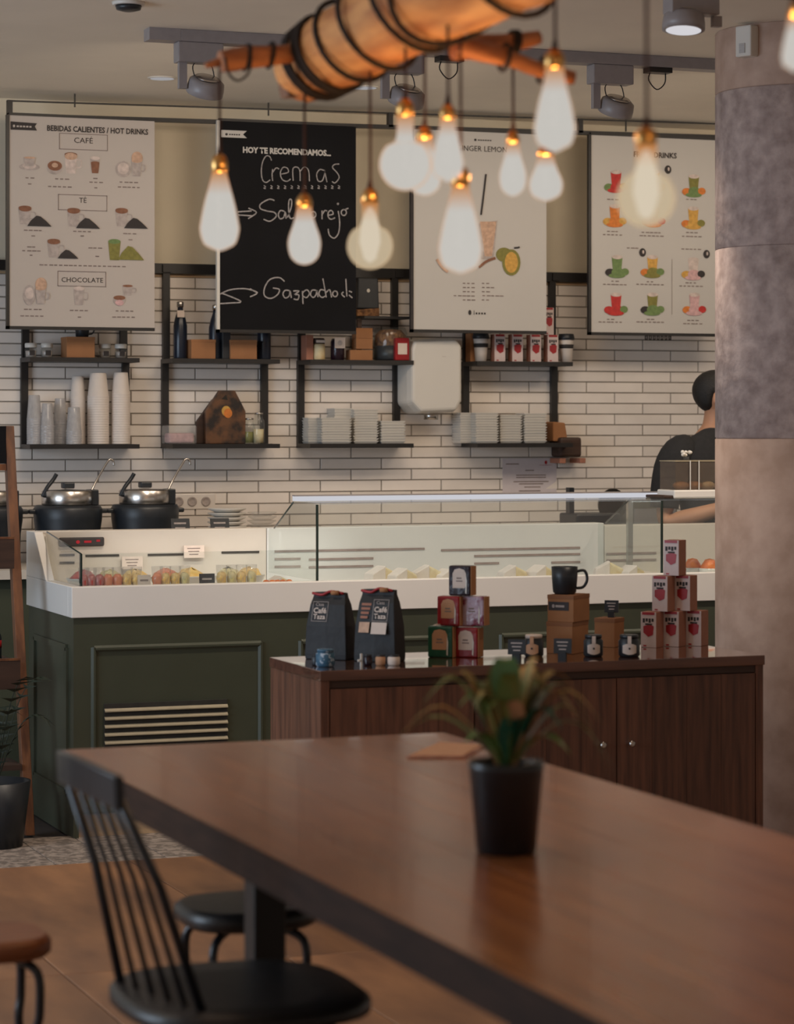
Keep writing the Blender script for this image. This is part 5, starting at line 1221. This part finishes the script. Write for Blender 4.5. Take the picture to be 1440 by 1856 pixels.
for y in (5.16 - TYN, .35):
    MB().box(lxp - .035, lxp + .035, y - .035, y + .035, 0, .679).build('leg', 'black', tb_, bevel=.003); MB().box(TW - lxp - .035, TW - lxp + .035, y - .035, y + .035, 0, .679).build('leg', 'black', tb_, bevel=.003)
    MB().box(lxp + .036, TW - lxp - .036, y - .02, y + .02, .62, .679).build('leg_crossbar', 'black', tb_)
# flyer
t = thing('paper_menu', 'pinkish folded paper leaflet lying at the far end of the table', 'leaflet', (0, 0, 0))
pts = [PZ(a_, b_, .7515) for a_, b_ in ((737, 1373), (845, 1374), (880, 1352), (800, 1346))]
t.location = (pts[0].x, pts[0].y, .7505)
g = MB(); lc = [(p_.x - pts[0].x, p_.y - pts[0].y) for p_ in pts]
g.plate(lc, 0, .003).build('leaflet', mat('leaflet_paper', (.50, .30, .24), .5, scale=9, col2=(.30, .12, .09), ramp=(.45, .6)), t)
g2_ = MB().plate([(x * .9 + .01, y * .9 + .006) for x, y in lc], .0032, .006); g2_.build('inner_page', 'labeltan', t)
# plant pot on the table
pb_ = PZ(918, 1545, .75)
pt = thing('potted_plant', 'small plant with arching leaves in a black tapered pot on the table', 'plant', (pb_.x, pb_.y, .7502))
k = (pb_.y / C) / F
MB().lathe([(.052, 0), (.0555, .004), (.069, .155), (.071, .166), (.067, .169), (.063, .163), (.061, .150), (.0001, .150)], 0, 0, 40).build('pot', mat('black_pot', (.012, .012, .015), .32, var=.1), pt)
MB().lathe([(.061, .150), (.045, .156), (.0001, .158)], 0, 0, 24).build('soil', 'soil', pt)
for i, (x, y) in enumerate(((.028, -.03), (.036, -.02), (.044, -.028), (.02, -.038), (.035, -.038))): MB().ball((x, y, .162), .006, 8, .005, 5).build('pebble', 'pebble', pt)
cr = Vector((C, -S, 0)); cf = Vector((S, C, 0))            # the plant is described facing the room's diagonal
def blade(ang, reach, rise, droop, w_, m, n=9, base_r=.012):
    d = cr * math.cos(R(ang)) + cf * math.sin(R(ang)); pts = []
    for i in range(n + 1):
        t_ = i / n; r_ = base_r + reach * (t_ ** 1.15); z = .155 + rise * math.sin(min(t_ * 1.25, 1.0) * math.pi / 2) - droop * max(0, t_ - .45) ** 2 * 3.3
        pts.append(Vector((d.x * r_, d.y * r_, z)))
    sd = Vector((-d.y, d.x, 0)); vs = []
    for i, p_ in enumerate(pts):
        t_ = i / n; ww = w_ * (.35 + 1.3 * math.sin(math.pi * min(.98, t_ * .85 + .12))) * (1 - t_ ** 4) + .0004
        vs += [p_ - sd * ww + Vector((0, 0, .25 * ww)), p_, p_ + sd * ww + Vector((0, 0, .25 * ww))]
    g = MB(); g.add(vs, [(3 * i + a_, 3 * i + a_ + 1, 3 * i + a_ + 4, 3 * i + a_ + 3) for i in range(n) for a_ in (0, 1)], True)
    return g.build('leaf', m, pt)
LV = [(178, .155, .125, .10, .005, 'leafbrown'), (168, .16, .10, .07, .006, 'leaf'), (190, .11, .175, .06, .006, 'leaf'), (150, .10, .18, .05, .006, 'leafbrown'), (200, .075, .14, .03, .008, 'leaf'), (172, .13, .185, .13, .005, 'leaf'),
      (2, .14, .13, .16, .007, 'leaf'), (-12, .13, .155, .08, .007, 'leafbrown'), (20, .10, .18, .05, .008, 'leafbrown'), (10, .12, .17, .12, .006, 'leaf'), (-25, .09, .12, .05, .010, 'teal'), (35, .08, .16, .03, .008, 'leaf'), (5, .065, .15, .02, .009, 'leaf'),
      (90, .03, .19, 0, .011, 'leaflight'), (110, .04, .17, .0, .010, 'leaf'), (-80, .02, .17, 0, .008, 'leaf'), (-95, .022, .12, 0, .014, 'labeltan'), (-70, .03, .09, 0, .010, 'teal'), (-60, .035, .08, .0, .009, 'teal'), (-120, .045, .13, .02, .009, 'leaf'), (-150, .07, .07, .02, .010, 'leaf'), (-140, .06, .15, .04, .007, 'leafbrown'),
      (70, .07, .16, .05, .008, 'leaf'), (50, .09, .19, .07, .007, 'leafbrown'), (130, .08, .16, .05, .008, 'leaf'), (-35, .10, .07, .04, .009, 'leaf'), (15, .06, .20, .02, .008, 'leafbrown'), (-5, .15, .10, .12, .005, 'leaf'), (30, .115, .15, .08, .006, 'leafbrown'), (-15, .05, .10, .0, .012, 'leaf'), (160, .05, .10, 0, .012, 'leaf'), (185, .06, .06, .01, .012, 'leaf')]
for a_ in LV: blade(a_[0], a_[1] * (1.3 if a_[1] > .09 else 1.1), a_[2] * 1.04, a_[3], a_[4] * 1.6, a_[5])
# ================================================================ CHAIRS AND STOOLS
ch_ = thing('spindle_chair', 'black spindle-back chair pushed under the left side of the table', 'chair', (1.48, 4.75, 0))
n_ = 24; g = MB()
def seat_outline(k=1, sx=.235, sy=.255):
    pts = []
    for i in range(28):
        a_ = 2 * math.pi * i / 28; c_, s2 = math.cos(a_), math.sin(a_)
        pts.append((sx * k * math.copysign(abs(c_) ** .7, c_), sy * k * math.copysign(abs(s2) ** .7, s2)))
    return pts
def slab(outs, name, m, parent):
    g = MB(); n = len(outs[0][0]); vs = []
    for o_, z in outs: vs += [(x, y, z) for x, y in o_]
    fs = [tuple(reversed(range(n)))] + [(j * n + k_, j * n + (k_ + 1) % n, (j + 1) * n + (k_ + 1) % n, (j + 1) * n + k_) for j in range(len(outs) - 1) for k_ in range(n)]
    g.add(vs, fs, True); g.f.append(tuple((len(outs) - 1) * n + k_ for k_ in range(n))); g.mi.append(0); g.sm.append(False)
    return g.build(name, m, parent)
slab([(seat_outline(.90), .425), (seat_outline(1), .432), (seat_outline(1), .452), (seat_outline(.94), .462), (seat_outline(.6), .458)], 'seat', 'leather', ch_)
for sxn, syn in ((-1, -1), (-1, 1), (1, -1), (1, 1)):
    MB().tube([(sxn * .13, syn * .14, .428), (sxn * .20, syn * .20, .0)], [.013, .010], 10).build('leg', 'chairmetal', ch_)
zt_ = .883; tA, tB, bA, bB = Vector((-.298, .19, zt_)), Vector((-.288, -.16, zt_)), Vector((-.20, .12, .455)), Vector((-.12, -.16, .455))
for i in range(6):
    k_ = i / 5; bo, to = bA.lerp(bB, k_), tA.lerp(tB, k_); md_ = bo.lerp(to, .55) + Vector((.012, 0, 0))
    MB().tube([bo, md_, to], [.0095 if i in (0, 5) else .0055] * 3, 8).build('spindle', 'chairmetal', ch_)
g = MB(); rl = smoothline([tuple(tA.lerp(tB, k_) + Vector((-.022 * math.sin(math.pi * k_), 0, .012 * math.sin(math.pi * k_)))) for k_ in (-.08, .2, .5, .8, 1.08)], 4)
vs = []
for x, y, z in rl: vs += [(x - .009, y, z - .040), (x + .009, y, z - .040), (x + .006, y, z + .022), (x - .012, y, z + .022)]
nn = len(rl); g.add(vs, [(i * 4 + k_, i * 4 + (k_ + 1) % 4, (i + 1) * 4 + (k_ + 1) % 4, (i + 1) * 4 + k_) for i in range(nn - 1) for k_ in range(4)] + [(3, 2, 1, 0), tuple((nn - 1) * 4 + k_ for k_ in range(4))]).build('top_rail', 'chairmetal', ch_, bevel=.003)
MB().tube([(-.165, -.17, .22), (-.165, .17, .22)], .006, 8).build('stretcher', 'chairmetal', ch_)
def stool(loc, label, seatm, name='stool', sx=.155, zz=.45, rz=0, sq=False):
    t = thing(name, label, 'stool', loc, rz); o_ = lambda k: seat_outline(k, sx, sx)
    slab([(o_(.92), zz - .045), (o_(1), zz - .035), (o_(1), zz - .012), (o_(.9), zz)], 'seat', seatm, t)
    for a_ in range(4):
        q1 = R(45 + 90 * a_); c_, s2 = math.cos(q1), math.sin(q1)
        MB().tube(smoothline([(c_ * sx * .45, s2 * sx * .45, zz - .048), (c_ * sx * .95, s2 * sx * .95, zz - .075), (c_ * sx * 1.0, s2 * sx * 1.0, zz - .16), (c_ * sx * .95, s2 * sx * .95, .22), (c_ * sx * 1.3, s2 * sx * 1.3, .0)], 5), .010, 10).build('leg', 'chairmetal', t)
    MB().tube([(sx * 1.02 * math.cos(2 * math.pi * i / 24), sx * 1.02 * math.sin(2 * math.pi * i / 24), .16) for i in range(25)], .006, 6).build('foot_ring', 'chairmetal', t)
    return t
ps = PZ(445, 1634, .45)
stool((ps.x, ps.y, 0), 'round black padded stool under the far end of the table', 'leather')
ps = PZ(-22, 1690, .45)
stool((ps.x, ps.y, 0), 'wooden-seated stool with bent black legs cut by the left edge', 'seatwood', sx=.13)
# ================================================================ LOG LAMP
XLOG = 1.93
def la(px, py): return PXP(px, py, XLOG)
lg_far = la(548, 132)
log = thing('log_chandelier', 'thick bare log with cross branches hung from the ceiling over the table', 'lamp', (XLOG, lg_far.y, lg_far.z))
O = Vector(log.location)
ys = [0, -.08, -.3, -.6, -.9, -1.3, -1.7, -2.1]; zs = [0, .01, .03, .045, .06, .07, .085, .10]; rr = [.066, .080, .088, .098, .104, .112, .105, .10]
xs_ = [0, .0, .006, .0, -.008, 0, .01, .0]
g = MB(); pts = smoothline(list(zip(xs_, ys, zs)), 5); rrs = [p_[0] for p_ in smoothline([(r_, 0) for r_ in rr], 5)]
g.tube(pts, rrs, 28, wob=.045).build('log', 'log', log)
LG = pts, rrs
g = MB(); n = 14; cv = [(0, 0, 0)]; vs = [(0, .012, 0)] + [(.070 * (1 + .12 * math.sin(k_ * 2.3)) * math.cos(2 * math.pi * k_ / n), .004 + .018 * math.sin(k_ * 3.1), .070 * (1 + .12 * math.sin(k_ * 2.3)) * math.sin(2 * math.pi * k_ / n)) for k_ in range(n)]
g.add(vs + [(x, -.05, z) for x, y, z in vs[1:]], [(0, 1 + (k_ + 1) % n, 1 + k_) for k_ in range(n)] + [(1 + k_, 1 + (k_ + 1) % n, 1 + n + (k_ + 1) % n, 1 + n + k_) for k_ in range(n)]).build('sawn_end', 'logend', log)
def log_at(y):
    for i in range(len(pts) - 1):
        if pts[i][1] >= y >= pts[i + 1][1]:
            t_ = (pts[i][1] - y) / max(1e-6, pts[i][1] - pts[i + 1][1]); a_, b_ = Vector(pts[i]), Vector(pts[i + 1]); return a_.lerp(b_, t_), rrs[i] * (1 - t_) + rrs[i + 1] * t_
    return Vector(pts[-1]), rrs[-1]
def rope(y, skew, r=.0065, n=26):
    q_ = []
    for k_ in range(n + 1):
        a_ = 2 * math.pi * k_ / n; c_, rad = log_at(max(-2.05, min(-.002, y + skew * math.sin(a_ + .6)))); rad = rad * 1.06 + .004
        q_.append((c_.x + rad * math.cos(a_), y + skew * math.sin(a_ + .6), c_.z + rad * math.sin(a_)))
    MB().tube(q_, r, 7).build('rope_wrap', 'rope', log)
for y, s_ in ((-.10, .05), (-.125, .05), (-.17, .06), (-.20, .06), (-.33, .07), (-.50, .09), (-.72, .10), (-.95, -.08), (-1.2, .08), (-1.5, .07)): rope(y, s_)
def stick(pp_, rs, name='branch', m='stick', Y=None):
    q_ = [P(a_, b_, Y) - O for a_, b_ in pp_]; sm_ = smoothline([tuple(v) for v in q_], 4); rs2 = [p_[0] for p_ in smoothline([(r_, 0) for r_ in rs], 4)]
    MB().tube(sm_, rs2, 14, wob=.06).build(name, m, log); return q_
YB1 = O.y - .16 - .11 + .02
s1 = stick([(400, 111), (440, 106), (500, 100), (550, 92), (590, 84)], [.024, .026, .022, .020, .019], Y=5.52)
stick([(372, 119), (398, 113), (420, 112)], [.006, .010, .012], 'branch_tip', Y=5.53)
YBR = 4.98
stick([(820, 92), (870, 84), (920, 78), (978, 68)], [.020, .023, .020, .015], Y=YBR + .06)
stick([(830, 78), (880, 95), (930, 108), (985, 128), (1040, 142)], [.020, .022, .017, .016, .014], Y=YBR)
for px, py, Y in ((447, 104, 5.52), (490, 100, 5.52), (560, 90, 5.52), (926, 80, YBR + .06), (934, 80, YBR + .06), (985, 126, YBR), (915, 104, YBR)):
    c_ = P(px, py, Y) - O; MB().tube([(c_.x + .004 * math.sin(2 * math.pi * k_ / 14), c_.y + .028 * math.cos(2 * math.pi * k_ / 14), c_.z + .028 * math.sin(2 * math.pi * k_ / 14)) for k_ in range(15)], .0045, 6).build('rope_tie', 'rope', log)
c_ = P(432, 130, 5.49) - O; MB().tube(smoothline([(c_.x - .03, c_.y, c_.z + .03), (c_.x - .022, c_.y, c_.z - .005), (c_.x, c_.y, c_.z - .02), (c_.x + .025, c_.y, c_.z), (c_.x + .03, c_.y, c_.z + .035)]), .003, 6).build('rope_loop', 'rope', log)
for y in (-.35, -1.7):
    c2, r2 = log_at(y); MB().tube([(0, y, c2.z + r2 * .9), (0, y, ZC - O.z)], .0035, 6).build('suspension_wire', 'black', log)
# bulbs: (pixel x, socket top, bulb bottom, width, depth, shape, clear, cord top row, label)
BL = [(398, 278, 455, 72, 5.78, 'st', 0, 122, 'glowing teardrop bulb on the left branch, leftmost of all'),
      (552, 350, 480, 60, 5.86, 'a', 0, 92, 'glowing pear-shaped bulb in front of the chalkboard poster'),
      (671, 340, 488, 84, 5.60, 'g', 1, 100, 'clear globe bulb hanging low right of the chalkboard poster'),
      (735, 178, 346, 96, 5.30, 'g', 0, 60, 'large glowing globe bulb highest of the central cluster'),
      (770, 228, 355, 62, 5.45, 'a', 0, 60, 'glowing bulb in the cluster tucked behind the large globe'),
      (812, 188, 330, 58, 5.08, 'st', 0, 30, 'narrow glowing bulb in the cluster just right of the large globe'),
      (835, 300, 496, 80, 5.16, 'st', 0, 40, 'long teardrop bulb hanging lowest in front of the lemon drink poster'),
      (930, 236, 356, 50, 5.42, 'a', 0, 85, 'small glowing bulb hanging from the right upper branch'),
      (990, 262, 365, 62, 5.38, 'a', 0, 128, 'small glowing bulb directly below the long pointed bulb'),
      (1006, 88, 276, 76, 4.72, 'st', 0, -60, 'long pointed glowing bulb hanging from the lower right branch area'),
      (1172, 228, 412, 106, 4.36, 'g', 1, -120, 'big clear globe bulb in front of the fruit drinks poster'),
      (1440, 8, 130, 46, 3.98, 'st', 0, -150, 'glowing bulb cut off by the right edge over the pillar')]
for (px, yt, yb_, wp, D, shp, clr, yc, lab) in BL:
    k = D / F; top = PD(px, yt, D); h_ = (yb_ - yt) * k; rb_ = wp * k / 2; sh = min(.045, h_ * .20)
    t = thing('pendant_bulb', lab, 'light bulb', (top.x, top.y, top.z - h_), 0, 'filament bulbs hanging from the log')
    sr = min(.0185, rb_ * .5); hb = h_ - sh
    MB().lathe([(sr * .75, h_ - sh), (sr, h_ - sh + .004), (sr, h_ - .018), (sr * .8, h_ - .008), (.006, h_)], 0, 0, 18).build('socket', 'brass', t)
    if shp == 'st': pr = [(.004, 0), (rb_ * .45, .006), (rb_ * .82, hb * .10), (rb_, hb * .26), (rb_ * .97, hb * .36), (rb_ * .80, hb * .58), (rb_ * .55, hb * .82), (sr * .95, hb * .97), (sr * .9, hb + .004)]
    elif shp == 'a': pr = [(.004, 0), (rb_ * .5, .005), (rb_ * .86, hb * .15), (rb_, hb * .34), (rb_ * .93, hb * .50), (rb_ * .66, hb * .72), (sr * 1.0, hb * .92), (sr * .9, hb + .004)]
    else:
        hg = min(hb * .92, 2 * rb_); pr = [(max(.002, rb_ * math.sin(a_)), hg / 2 - hg / 2 * math.cos(a_)) for a_ in [math.pi * j / 12 for j in range(0, 10)]] + [(sr * 1.05, hg * .98), (sr * .95, hb + .004)]
    prs = smoothline([(a_, b_) for a_, b_ in pr], 3)
    MB().lathe([(max(a_, .001), b_) for a_, b_ in prs], 0, 0, 28).build('glass_bulb', 'bulbclear' if clr else 'bulb', t)
    if clr: MB().lathe([(.002, hb * .10), (rb_ * .26, hb * .16), (rb_ * .46, hb * .42), (rb_ * .40, hb * .66), (rb_ * .22, hb * .86), (.004, hb * .95)], 0, 0, 16).build('filament', 'filament', t)
    else: MB().tube([(.008 * math.cos(2.2 * j), .008 * math.sin(2.2 * j), hb * (.3 + .05 * j)) for j in range(9)], .0012, 5).build('filament', 'filament', t)
    ctop = PD(px, yc, D).z - (top.z - h_)
    if px > 1300: ctop = min(ctop, h_ + .5)
    MB().tube([(0, 0, h_ - .003), (.001, 0, h_ + .02), (0, 0, ctop)], [.0075, .0032, .0032], 8).build('cord', 'cord', t)
    l = point('bulb_light', (0, 0, 0), 9, (1, .55, .22), .02); l.parent = t; l.location = (0, 0, hb * .45)
# napkin body
t = [o for o in COL.objects if o.name == 'folded_napkin'][0]
g = MB(); vs = [(x * .03 + random.uniform(-.004, .004), y * .02, .012 + random.uniform(0, .022)) for x in (-1, -.3, .4, 1) for y in (-1, 0, 1)]
g.add(vs, [(i * 3 + j, (i + 1) * 3 + j, (i + 1) * 3 + j + 1, i * 3 + j + 1) for i in range(3) for j in range(2)], True)
o = g.build('napkin_fold', 'ceramic', t); md = o.modifiers.new('thick', 'SOLIDIFY'); md.thickness = .012
print('objects', len(COL.objects), 'tiles', cnt)
